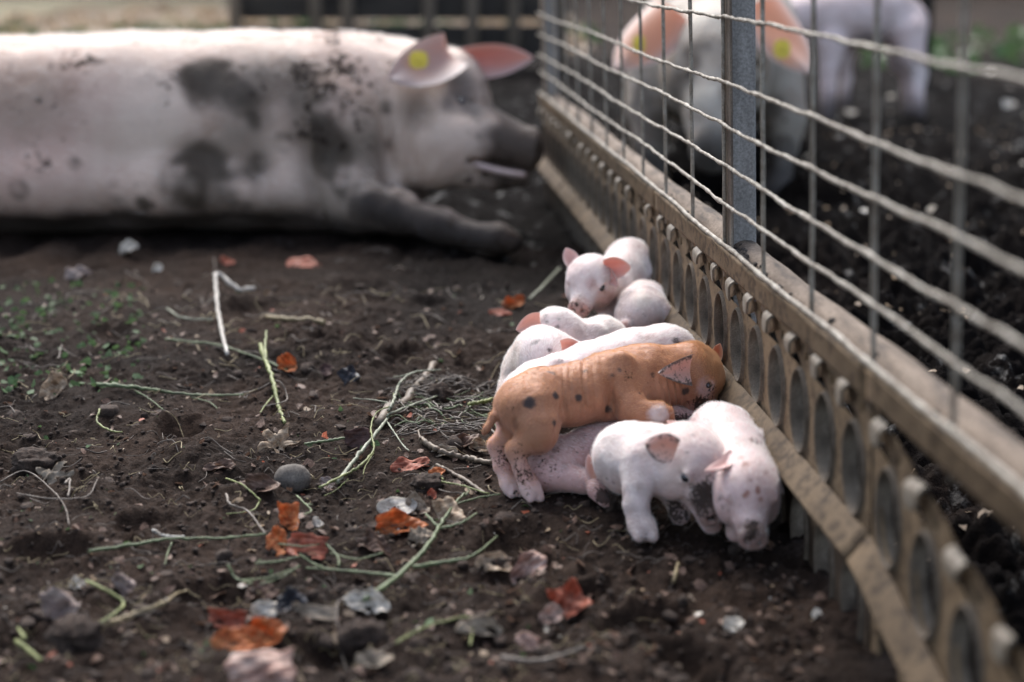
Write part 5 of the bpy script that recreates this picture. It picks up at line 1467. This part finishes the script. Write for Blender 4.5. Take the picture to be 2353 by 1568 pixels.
lump('soil_clod_lump', 'dark round clod inside the looped root', 'clod', 832, 1462, 110, 74, M_clod, 12, 0.32)
lump('soil_clod_lump', 'clod of soil beside the planted front leg', 'clod', 1412, 1152, 52, 44, M_clod, 15, 0.36)
lump('soil_clod_lump', 'brown clod of soil above the tan leaf and the mossy twig', 'clod', 1010, 905, 60, 40, M_clod, 18, 0.36)
lump('soil_clod_lump', 'crumbly clod between grey paper flap and the gnarled branch', 'clod', 985, 1108, 74, 34, M_clod, 21, 0.36)

# stems, twigs and roots
def mk_stem(name, c0, c1, c2, tr=0.0):
    return mk_plain(name, [(0.3, c0), (0.55, c1), (0.8, c2)], 70, 0.55, 0.4, 0.0015, fine=400)
SM = dict(green=mk_stem('green_stem', (0.045, 0.062, 0.028), (0.11, 0.145, 0.065), (0.23, 0.265, 0.15)),
          bright=mk_stem('yellowgreen_stem', (0.085, 0.10, 0.03), (0.18, 0.205, 0.065), (0.30, 0.32, 0.15)),
          mossy=mk_stem('mossy_twig', (0.07, 0.075, 0.05), (0.22, 0.24, 0.17), (0.42, 0.43, 0.36)),
          pale=mk_stem('pale_stalk', (0.24, 0.22, 0.19), (0.42, 0.40, 0.36), (0.58, 0.57, 0.53)),
          tan=mk_stem('tan_straw', (0.13, 0.095, 0.045), (0.26, 0.205, 0.11), (0.38, 0.32, 0.19)),
          brown=mk_stem('brown_twig', (0.045, 0.032, 0.022), (0.12, 0.09, 0.062), (0.24, 0.19, 0.135)),
          root=mk_stem('grey_root', (0.06, 0.046, 0.036), (0.13, 0.105, 0.085), (0.22, 0.19, 0.16)))
def stem_pts(pts, lift, n=26):
    Q = [G(p[0], p[1], lift if len(p) < 3 else p[2]) for p in pts]
    return spline(Q, n)
def stem(name, label, cat, paths, mat, group=None):
    """paths: list of (points, thickness_px0, thickness_px1, lift); the first is the main shoot, the rest its side shoots"""
    first = None
    for pts, t0, t1, lift in paths:
        q = stem_pts(pts, lift, 8 * len(pts))
        d = (q[0] - CAMP) @ np.array((0, CP, -SP))
        r = np.linspace(t0, t1, len(q)) * 0.42 * d / FOC
        r = r * (1 + 0.35 * (np.arange(len(q)) % 9 == 4))
        for j in range(1, len(q) - 1):
            q[j] += rng.normal(0, 0.22, 3) * r[j]
        q[:, 2] = np.maximum(q[:, 2], gh(q[:, 0], q[:, 1]) + 0.2 * r)
        g = Geo()
        if first is None:
            base = q[0].copy()
        g.tube(q - base, r, 8, True, wob=0.08)
        if first is None:
            o = obj(name, g.mesh(name, SM[mat])); o.location = base; tag(o, label, cat, group); first = o
        else:
            obj('side_shoot', g.mesh('side_shoot', SM[mat]), first)
    return first
TG = 'stems and twigs strewn on the soil'
stem('mossy_twig', 'long pale mossy twig pointing at the lens, left of the ginger piglet', 'twig', [
    ([(776, 1120), (812, 1080), (849, 1033), (889, 981), (896, 968), (961, 942), (1013, 914)], 12, 7, 0.010),
    ([(893, 970), (903, 950), (913, 919), (921, 902), (951, 880), (1013, 873)], 9, 5, 0.016),
    ([(951, 880), (925, 884), (905, 890)], 5, 4, 0.016),
    ([(887, 980), (905, 1005), (925, 1035), (940, 1050)], 4.5, 3, 0.008),
    ([(905, 950), (870, 940), (812, 934)], 4, 3, 0.012)], 'mossy', TG)
stem('green_shoot', 'thin yellow green shoot twined along the mossy twig', 'stem', [
    ([(735, 1145), (800, 1112), (832, 1092), (859, 1058), (856, 1030), (853, 1002), (868, 969), (901, 953), (905, 925)], 8, 3, 0.014),
    ([(800, 1112), (770, 1135), (745, 1150)], 4, 2, 0.006), ([(859, 1055), (840, 1085), (835, 1105)], 3, 2, 0.008)], 'bright', TG)
stem('gnarled_branch', 'gnarled tan brown branch running up to the ginger hind leg', 'branch', [
    ([(965, 1018), (992, 1037), (1028, 1052), (1075, 1064), (1130, 1074)], 16, 13, 0.006), ([(966, 1022), (962, 1005), (970, 998)], 7, 3, 0.008)], 'brown', TG)
stem('short_stick', 'short brown stick sloping down below the gnarled branch', 'stick', [([(1002, 1076), (1050, 1100), (1116, 1142)], 12, 10, 0.004)], 'brown', TG)
stem('bark_strip', 'broad brown bark strip under the mossy twig', 'bark', [([(870, 985), (935, 925), (1000, 838)], 30, 20, 0.004)], 'brown', TG)
stem('pale_stalk', 'bent pale grey stalk standing out of the soil in front of the sow', 'stalk', [([(585, 672), (545, 674), (503, 663, 0.03), (497, 690, 0.025), (505, 745), (523, 825)], 11, 9, 0.008)], 'pale', TG)
stem('long_stem', 'long straight green stem lying across the soil on the left', 'stem', [([(222, 895), (330, 903), (440, 915), (560, 920)], 11, 5, 0.008), ([(310, 905), (345, 925), (375, 950)], 4, 2.5, 0.005), ([(440, 915), (480, 930), (500, 945)], 4, 2, 0.004)], 'green', TG)
stem('long_stem', 'green stem with a pale root lying in the lower left', 'stem', [([(206, 1283), (300, 1268), (400, 1253), (510, 1252), (612, 1243)], 10, 6, 0.008), ([(395, 1255), (385, 1280), (380, 1305)], 5, 3, 0.004)], 'green', TG)
stem('root_piece', 'short white root piece above the lower left green stem', 'root', [([(352, 1230), (380, 1243), (425, 1245)], 9, 6, 0.006)], 'pale', TG)
stem('forked_stem', 'large green forked stem with several shoots in front of the piglets', 'stem', [
    ([(838, 1407), (930, 1338), (985, 1278), (1010, 1237), (1040, 1190), (1068, 1160)], 15, 8, 0.014),
    ([(950, 1322), (1020, 1312), (1085, 1298), (1142, 1252)], 12, 5, 0.010), ([(1012, 1238), (1062, 1224), (1096, 1202)], 8, 4, 0.012),
    ([(1010, 1238), (992, 1218), (978, 1203)], 8, 5, 0.012), ([(1050, 1180), (1100, 1166), (1150, 1157)], 6, 4, 0.012),
    ([(925, 1340), (840, 1332), (760, 1325), (705, 1322)], 9, 5, 0.008), ([(1068, 1162), (1078, 1150), (1075, 1145)], 5, 3, 0.012)], 'green', TG)
stem('grass_tangle', 'tangle of thin green stalks left of the forked stem', 'stalk', [
    ([(525, 1318), (545, 1350), (600, 1362), (650, 1345), (688, 1322)], 7, 4, 0.010), ([(560, 1358), (620, 1352), (690, 1325)], 6, 4, 0.012), ([(588, 1315), (640, 1310), (690, 1298)], 7, 5, 0.010),
    ([(690, 1298), (720, 1320), (745, 1328)], 6, 4, 0.012), ([(640, 1270), (700, 1275), (745, 1268)], 5, 3, 0.010), ([(745, 1268), (775, 1300), (780, 1325)], 5, 4, 0.012), ([(880, 1290), (820, 1305), (760, 1290)], 5, 3, 0.010)], 'green', TG)
stem('standing_shoot', 'yellow green shoot with a split top leaning in the soil, mid left', 'stem', [([(600, 834, 0.03), (612, 870, 0.03), (628, 905, 0.02), (642, 945), (655, 985)], 12, 8, 0.008), ([(612, 868, 0.03), (612, 850, 0.045), (616, 836, 0.05)], 9, 6, 0.02), ([(628, 920), (610, 940), (598, 955)], 5, 3, 0.008)], 'bright', TG)
stem('curled_root', 'thin grey curled root beside the yellow green shoot', 'root', [([(540, 915), (590, 905), (640, 908, 0.02), (660, 920), (650, 940), (600, 945)], 4, 3, 0.006)], 'root', TG)
stem('straw', 'pale tan straw stretched above the tall yellow green shoot', 'straw', [([(612, 735), (660, 742), (745, 748)], 9, 13, 0.006)], 'tan', TG)
stem('thin_stem', 'thin green stem crossing behind the bent stalk', 'stem', [([(380, 790), (430, 795), (500, 806), (600, 835), (660, 862)], 6, 5, 0.008)], 'green', TG)
stem('thin_stem', 'thin grey green stem touching the middle of the bent stalk', 'stem', [([(384, 716), (420, 738), (490, 742)], 5, 5, 0.006)], 'mossy', TG)
stem('bent_stem', 'bent yellow green stem near the bottom left corner', 'stem', [([(200, 1356), (235, 1372), (285, 1408), (262, 1432), (230, 1450)], 9, 7, 0.010)], 'bright', TG)
stem('straw', 'flat tan straw bundle beside the bent stem, bottom left', 'straw', [([(235, 1450), (300, 1425), (380, 1398)], 18, 12, 0.006), ([(380, 1398), (420, 1380), (460, 1372)], 7, 4, 0.006)], 'tan', TG)
stem('looped_root', 'thin brown looped root near the bottom edge', 'root', [([(800, 1388, 0.004), (776, 1430, 0.02), (782, 1495, 0.006), (808, 1538, 0.002), (866, 1530, 0.012), (905, 1488, 0.004), (930, 1478, 0.001)], 5, 3, 0.010)], 'root', TG)
stem('thin_stem', 'thin blurred green stem along the bottom middle', 'stem', [([(910, 1500), (980, 1462), (1075, 1440), (1085, 1470), (1080, 1505)], 7, 5, 0.010)], 'bright', TG)
stem('grey_stick', 'blurred grey stick at the bottom right of the soil', 'stick', [([(1150, 1523), (1240, 1532), (1345, 1500)], 15, 9, 0.006)], 'root', TG)
stem('green_straw', 'bright green blade beside the ginger tail', 'grass', [([(1075, 948), (1110, 942), (1156, 930)], 9, 12, 0.012)], 'bright', TG)
stem('thin_stem', 'grey green stem leaning behind the raised pink ear', 'stem', [([(1216, 712), (1240, 690), (1285, 640)], 6, 7, 0.02)], 'mossy', TG)
stem('green_shoot', 'green stem segment left of the maroon leaf', 'stem', [([(700, 1030), (750, 1024), (800, 1015)], 7, 8, 0.006)], 'green', TG)
stem('green_shoot', 'bright green shoot above the short brown stick', 'stem', [([(965, 1103), (1020, 1122), (1060, 1130), (1125, 1150)], 5, 4, 0.008), ([(1000, 1105), (1020, 1120)], 4, 3, 0.010)], 'bright', TG)
stem('straw', 'upright tan straw in the soil below the bowed scratched piglet', 'straw', [([(1722, 1262), (1722, 1240, 0.02)], 14, 12, 0.004)], 'tan', TG)
stem('straw', 'short tan straw on the soil in front of the planted leg', 'straw', [([(1548, 1345), (1558, 1300)], 12, 9, 0.004)], 'tan', TG)
stem('looped_root', 'thin tan loops of root at the left edge', 'root', [([(0, 1120), (60, 1095), (120, 1140), (150, 1180), (160, 1225)], 4, 3, 0.008), ([(40, 1150), (120, 1165), (200, 1160), (225, 1120)], 4, 3, 0.010), ([(150, 1130), (162, 1120), (158, 1160)], 8, 5, 0.010)], 'root', TG)
stem('green_shoot', 'green shoot at the left foot of the round stone', 'stem', [([(520, 1110), (560, 1130), (600, 1165)], 5, 4, 0.008), ([(598, 1162), (580, 1185), (520, 1192)], 5, 3, 0.006)], 'bright', TG)
stem('brown_twig', 'thin brown twig curving left of the upright orange skin', 'twig', [([(520, 1150), (530, 1175), (570, 1190), (610, 1240)], 7, 5, 0.008)], 'root', TG)
stem('green_shoot', 'small green sprig right of the upright orange skin', 'stem', [([(682, 1160), (700, 1178), (716, 1190), (700, 1205)], 5, 4, 0.012), ([(700, 1180), (718, 1183)], 4, 3, 0.012)], 'green', TG)
stem('green_shoot', 'yellow sprig in the lower left above the jagged leaf', 'stem', [([(230, 960), (225, 990), (260, 1010), (282, 1012)], 6, 4, 0.012)], 'bright', TG)
stem('green_shoot', 'green sprig with leaves in the bottom left corner', 'stem', [([(40, 1500), (70, 1520), (95, 1545)], 12, 8, 0.012), ([(60, 1512), (45, 1490)], 10, 6, 0.02)], 'bright', TG)
# dense fibres behind the ginger tail
def fibres(name, label, n, x0, x1, y0, y1, mats, t=(1.5, 4), seed=1, curve=30, length=(30, 90)):
    r = random.Random(seed); g = Geo(); Q = []; lf = []
    for i in range(n):
        x, y = r.uniform(x0, x1), r.uniform(y0, y1); L = r.uniform(*length); a = r.gauss(0, 0.55)
        for k in range(4):
            u = k / 3 - 0.5
            Q.append(flat_hit(x + L * u * math.cos(a) + r.gauss(0, curve * 0.15), y + 0.35 * L * u * math.sin(a) + r.gauss(0, curve * 0.07)))
            lf.append(r.uniform(0.001, 0.010))
    Q = np.array(Q); Q[:, 2] = gh(Q[:, 0], Q[:, 1]) + np.array(lf)
    for i in range(n):
        q = spline(Q[4 * i:4 * i + 4], 9); d = (q[0] - CAMP) @ np.array((0, CP, -SP))
        g.tube(q, np.full(9, r.uniform(*t) * 0.5 * d / FOC), 5, False)
    return tag(obj(name, g.mesh(name, mats)), label, 'straw', None, 'stuff')
fibres('straw_fibres', 'fine green brown fibres matted behind the ginger tail', 150, 900, 1150, 860, 1010, SM['root'], (2, 5), 2)
fibres('grass_fibres', 'fine green grass stalks matted behind the ginger tail', 40, 900, 1150, 900, 1000, SM['green'], (2, 4.5), 3)
fibres('straw_fibres', 'fine tan straw fibres scattered over the soil', 420, 0, 1500, 660, 1560, SM['tan'], (1.0, 2.6), 4, length=(12, 60))
fibres('root_fibres', 'fine grey root fibres scattered over the soil', 420, 0, 1600, 620, 1560, SM['root'], (1.0, 3.0), 5, length=(15, 80))

# crumbs: small soil lumps, leaf bits and green clippings nobody could count
def crumbs(name, label, cat, n, sampler, size, mat, seed, sub=1, flat=(0.5, 1.0), sink=0.35):
    r = np.random.default_rng(seed)
    XY = sampler(r, n); n = len(XY)
    s = size(r, n)
    bm = bmesh.new(); bmesh.ops.create_icosphere(bm, subdivisions=sub, radius=1.0)
    V0 = np.array([v.co[:] for v in bm.verts]); F0 = np.array([[v.index for v in f.verts] for f in bm.faces]); bm.free()
    m = len(V0)
    sc = s[:, None, None] * np.stack([r.uniform(0.7, 1.3, n), r.uniform(0.7, 1.3, n), r.uniform(*flat, n)], 1)[:, None, :]
    V = (V0[None] + 0.30 * r.normal(0, 0.6, (n, m, 3)) * (1 if sub == 1 else 0.35) + (0 if sub == 1 else 0.35 * np.sin(V0[None] * r.uniform(1.5, 3.5, (n, 1, 3)) + r.uniform(0, 6, (n, 1, 3))))) * sc
    a = r.uniform(0, 6.28, n); ca, sa = np.cos(a)[:, None], np.sin(a)[:, None]
    X = V[..., 0] * ca - V[..., 1] * sa; Y = V[..., 0] * sa + V[..., 1] * ca
    z = gh(XY[:, 0], XY[:, 1]) + s * sink
    W = np.stack([X + XY[:, :1], Y + XY[:, 1:2], V[..., 2] + z[:, None]], -1).reshape(-1, 3)
    F = (F0[None] + (np.arange(n) * m)[:, None, None]).reshape(-1, 3)
    return tag(obj(name, mesh_from(name, W, F, mat)), label, cat, None, 'stuff')
def view_xy(r, n, x0=-40, x1=1900, y0=640, y1=1620, pw=1.0):
    """random ground places, even over the visible soil"""
    X = r.uniform(x0, x1, n); Y = y0 + (y1 - y0) * r.uniform(0, 1, n) ** pw
    a, b = (X - 1176.5) / FOC, -(Y - 784.0) / FOC
    dz = -SP + b * CP
    t = -CAM_H / dz
    out = np.stack([t * a, t * (CP + b * SP)], 1)
    return out[side(out[:, 0], out[:, 1]) > 0.012]
crumbs('soil_crumbs', 'small crumbs of dark brown soil all over the yard', 'soil', 10000, view_xy, lambda r, n: 0.0010 + 0.0032 * r.uniform(0, 1, n) ** 4, M_clod, 1)
crumbs('soil_lumps', 'crumbly dark lumps of soil strewn over the yard', 'soil', 260, view_xy, lambda r, n: 0.004 + 0.008 * r.uniform(0, 1, n) ** 2, M_clod, 2, 2, (0.4, 0.8), 0.0)

def flakes(name, label, cat, n, sampler, size, mat, seed, tilt=0.5):
    r = np.random.default_rng(seed); XY = sampler(r, n); n = len(XY)
    m = 7; q = np.linspace(0, 2 * np.pi, m, endpoint=False)
    s = size(r, n)
    rad = r.uniform(0.55, 1.15, (n, m)); asp = r.uniform(0.35, 1.0, n)[:, None]
    u, v = rad * np.cos(q), rad * np.sin(q) * asp
    w = 0.35 * (u * u) * r.normal(0, 1, n)[:, None]
    L = np.stack([u, v, w], -1) * s[:, None, None]
    L = np.concatenate([np.zeros((n, 1, 3)), L], 1)
    a, b, c = r.uniform(0, 6.28, n), r.normal(0, tilt, n), r.normal(0, tilt, n)
    def rot(i, j, t, M):
        ct, st = np.cos(t)[:, None], np.sin(t)[:, None]
        x, y = M[..., i] * ct - M[..., j] * st, M[..., i] * st + M[..., j] * ct
        M = M.copy(); M[..., i] = x; M[..., j] = y; return M
    L = rot(0, 1, a, L); L = rot(1, 2, b, L); L = rot(0, 2, c, L)
    z = gh(XY[:, 0], XY[:, 1]) + s * 0.3
    W = (L + np.concatenate([XY, z[:, None]], 1)[:, None]).reshape(-1, 3)
    k = np.arange(m)
    F0 = np.stack([np.zeros(m, int), 1 + k, 1 + (k + 1) % m], 1)
    F = (F0[None] + (np.arange(n) * (m + 1))[:, None, None]).reshape(-1, 3)
    me = mesh_from(name, W, F, mat)
    put_attr(me, 'su', np.tile(np.concatenate([[0.5], 0.5 + 0.5 * np.cos(q)]), n)); put_attr(me, 'sv', np.tile(np.concatenate([[0.5], 0.5 + 0.5 * np.sin(q)]), n)); put_attr(me, 'sd', np.repeat(r.uniform(0, 50, n), m + 1))
    return tag(obj(name, me), label, cat, None, 'stuff')
flakes('leaf_crumbs', 'brown crumbled leaf bits scattered over the soil', 'leaf litter', 1500, view_xy, lambda r, n: 0.002 + 0.008 * r.uniform(0, 1, n) ** 2.2, PM['brown'], 21)
flakes('paper_crumbs', 'tiny white and mauve scraps scattered over the soil', 'litter', 70, view_xy, lambda r, n: 0.0015 + 0.006 * r.uniform(0, 1, n) ** 2, PM['white'], 22)
flakes('husk_crumbs', 'tan husk flakes scattered over the soil', 'litter', 240, view_xy, lambda r, n: 0.0015 + 0.007 * r.uniform(0, 1, n) ** 2, PM['tan'], 23)
flakes('skin_crumbs', 'tiny rust red skin flakes scattered over the soil', 'litter', 110, view_xy, lambda r, n: 0.0015 + 0.006 * r.uniform(0, 1, n) ** 2, PM['redbrown'], 24)
flakes('green_clippings', 'green leaf clippings scattered over the soil', 'leaf clippings', 150, lambda r, n: view_xy(r, n, -40, 1300, 640, 1500), lambda r, n: 0.002 + 0.005 * r.uniform(0, 1, n) ** 2, PM['green'], 25, 0.7)
def left_patch(r, n):
    a = view_xy(r, n, -60, 330, 640, 900); return a
flakes('green_sprouts', 'patch of small green leaves on the soil at the left edge', 'ground plants', 330, left_patch, lambda r, n: 0.003 + 0.008 * r.uniform(0, 1, n), PM['green'], 26, 0.8)

# ------------------------------------------------------------------ background beyond the sow
def far_xy(x0, x1, y0, y1):
    def f(r, n):
        X = r.uniform(x0, x1, n); Y = r.uniform(y0, y1, n)
        q = np.stack([X, Y], 1)
        return q if x0 > 0 else q[wetness(X, Y) < 0.35]
    return f
flakes('straw_litter', 'dry straw and leaf litter spread on the ground beyond the sow', 'litter', 7500, far_xy(-4.5, 0.5, 4.4, 17), lambda r, n: 0.02 + 0.08 * r.uniform(0, 1, n) ** 2, PM['tan'], 41, 0.5)
flakes('weed_patch', 'low green weeds growing beyond the sow', 'weeds', 5200, lambda r, n: (lambda q: q[fbm(q[:, 0] * 1.3 + 3, q[:, 1] * 0.9, 2) > 0.05])(far_xy(-4.0, 0.6, 4.6, 13)(r, n)), lambda r, n: 0.025 + 0.06 * r.uniform(0, 1, n), PM['green'], 42, 0.9)
flakes('pale_litter', 'pale scraps on the ground beyond the sow', 'litter', 420, far_xy(-4.0, 0.4, 4.6, 15), lambda r, n: 0.015 + 0.035 * r.uniform(0, 1, n) ** 2, PM['white'], 43, 0.6)
flakes('weed_patch', 'green weeds at the far side of the black mud', 'weeds', 260, far_xy(1.9, 4.2, 8.2, 12), lambda r, n: 0.03 + 0.05 * r.uniform(0, 1, n), PM['green'], 44, 0.9)
flakes('straw_crumbs', 'straw bits trodden into the black mud behind the fence', 'litter', 1500, lambda r, n: (lambda q: q[side(q[:, 0], q[:, 1]) < -0.08])(far_xy(0.3, 2.6, 1.4, 6.0)(r, n)), lambda r, n: 0.003 + 0.010 * r.uniform(0, 1, n) ** 2, PM['tan'], 45, 0.5)
flakes('pale_litter', 'pale scraps on the mud behind the fence', 'litter', 90, lambda r, n: (lambda q: q[side(q[:, 0], q[:, 1]) < -0.4])(far_xy(0.6, 3.4, 3.6, 8.5)(r, n)), lambda r, n: 0.008 + 0.03 * r.uniform(0, 1, n) ** 2, PM['white'], 46, 0.6)

M_timber = mk_plain('dark_timber', [(0.3, (0.018, 0.016, 0.014)), (0.6, (0.045, 0.038, 0.032)), (0.85, (0.09, 0.075, 0.06))], 12, 0.85, 0.4, 0.004, stretch=(0.3, 2, 2), fine=90)
M_lightwood = mk_plain('weathered_timber', [(0.3, (0.11, 0.09, 0.07)), (0.6, (0.19, 0.155, 0.125)), (0.85, (0.27, 0.23, 0.19))], 12, 0.85, 0.4, 0.004, stretch=(2, 2, 0.3), fine=90)
# low fence of dark boards with pale posts at the far side of the yard
DF = 8.6
def far_pt(x, h): 
    p = ray(x, 20); t = DF / p[1]; return np.array((t * p[0], DF, h))
xa, xb = far_pt(535, 0)[0], far_pt(1300, 0)[0]
ff = empty('board_fence', ((xa + xb) / 2, DF, 0)); tag(ff, 'low dark board fence with pale posts at the far side of the yard', 'fence')
bl = np.array(ff.location)
zb = P(700, 55, 8.7)[2]
for k in range(4):
    g = Geo(); g.box(np.array(((xa + xb) / 2, DF + 0.03, 0.14 + k * 0.2)) - bl, np.eye(3), ((xb - xa) / 2, 0.014, 0.085))
    obj('board', g.mesh('board', M_timber, False), ff)
for x in (540, 725, 797, 985, 1085, 1180, 1290):
    g = Geo(); c = far_pt(x, 0.45); g.tube([c + np.array((0, -0.02, -0.5)) - bl, c + np.array((0.005, -0.02, 0.05)) - bl, c + np.array((0, -0.02, 0.6)) - bl], 0.036, 10, True, wob=0.05)
    obj('post', g.mesh('post', M_lightwood), ff)
# a post standing at the far right
g = Geo(); c = P(2115, 40, 7.4); g.tube([np.array((c[0], c[1], -0.1)), np.array((c[0], c[1], 0.8)), np.array((c[0] + 0.01, c[1], 1.7))], 0.06, 12, True, wob=0.05)
tag(obj('wooden_post', g.mesh('wooden_post', M_timber)), 'dark wooden post beyond the black mud at the far right', 'post')
# white crumpled sacks beyond the sow's back
def sack(label, x, y, w, h, d, seed):
    bm = bmesh.new(); bmesh.ops.create_icosphere(bm, subdivisions=4, radius=1.0)
    V = np.array([v.co[:] for v in bm.verts]); F = [tuple(v.index for v in f.verts) for f in bm.faces]; bm.free()
    c = P(x, y, d); W, Hh = 0.5 * w * d / FOC, 0.5 * h * d / FOC
    rad = 1 + 0.12 * noise3(V + seed, 1.7) + 0.09 * np.abs(noise3(V + seed, 4.0)) + 0.04 * np.abs(noise3(V + seed, 9.0))
    zc = max(Hh * 0.8, 0.03); o = obj('white_sack', mesh_from('white_sack', V * rad[:, None] * np.array((W, W * 0.7, zc)), F, M_sack))
    o.location = (c[0], c[1], float(gh(c[0], c[1])) + zc * 0.7)
    return tag(o, label, 'sack', 'white sacks beyond the sow')
M_sack = mk_plain('white_plastic_sack', [(0.3, (0.62, 0.61, 0.59)), (0.7, (0.80, 0.80, 0.78))], 20, 0.45, 0.4, 0.01)
def at_ground(y): return CAM_H / (SP - (-(y - 784.0) / FOC) * CP)
sack('larger white sack showing above the back of the sow', 115, 88, 84, 44, 6.2, 2)
sack('smaller white sack left of the larger one above the sow', 55, 100, 48, 32, 6.0, 5)
sack('cream sack near the left edge beyond the white ones', 28, 60, 60, 30, 7.4, 8)

# ------------------------------------------------------------------ unseen trees, added to keep low sky light off the mud
def sky_screen_trees():
    r = np.random.default_rng(77); Vs = []; n0 = 0
    C, S = [], []
    g = Geo()
    for i in range(34):
        az = math.radians(-80 + 160 * (i + r.uniform(-0.3, 0.3)) / 33); R = r.uniform(24, 33); H_ = r.uniform(7.5, 11)
        b = np.array((R * math.sin(az), R * math.cos(az), 0))
        g.tube([b + (0, 0, -0.3), b + (r.uniform(-.2, .2), 0, H_ * 0.4), b + (r.uniform(-.4, .4), 0, H_ * 0.85)], [0.28, 0.2, 0.06], 8)
        for c in range(9):
            cc = b + np.array((r.normal(0, 1.3), r.normal(0, 1.0), r.uniform(0.12, 0.95) * H_)); m = 120
            C.append(cc + r.normal(0, 1, (m, 3)) * (0.95, 0.95, 0.75)); S.append(r.uniform(0.16, 0.42, m))
    C = np.concatenate(C); S = np.concatenate(S); C[:, 2] = np.maximum(C[:, 2], 0.15); n = len(C)
    a = r.normal(0, 1, (n, 3)); a /= np.linalg.norm(a, axis=1)[:, None]
    b = np.cross(a, r.normal(0, 1, (n, 3))); b /= np.linalg.norm(b, axis=1)[:, None]
    q = np.stack([C - a * S[:, None], C + b * S[:, None] * 0.6, C + a * S[:, None], C - b * S[:, None] * 0.6], 1).reshape(-1, 3)
    F = np.arange(4 * n).reshape(-1, 4)
    V2 = np.concatenate(g.V); k = len(q)
    me = mesh_from('sky_screen_trees', np.concatenate([q, V2]), [tuple(f) for f in F] + [tuple(k + i for i in f) for f in g.F], mk_plain('sky_screen_leaf', [(0.3, (0.03, 0.05, 0.018)), (0.7, (0.07, 0.11, 0.04))], 0.8, 0.7, 0), smooth=False)
    me.materials.append(M_timber)
    me.polygons.foreach_set('material_index', np.array([0] * n + [1] * len(g.F), np.int32))
    tag(obj('sky_screen_trees', me), 'added unseen trees that block the low sky round the yard', 'wood', None, 'stuff')
sky_screen_trees()
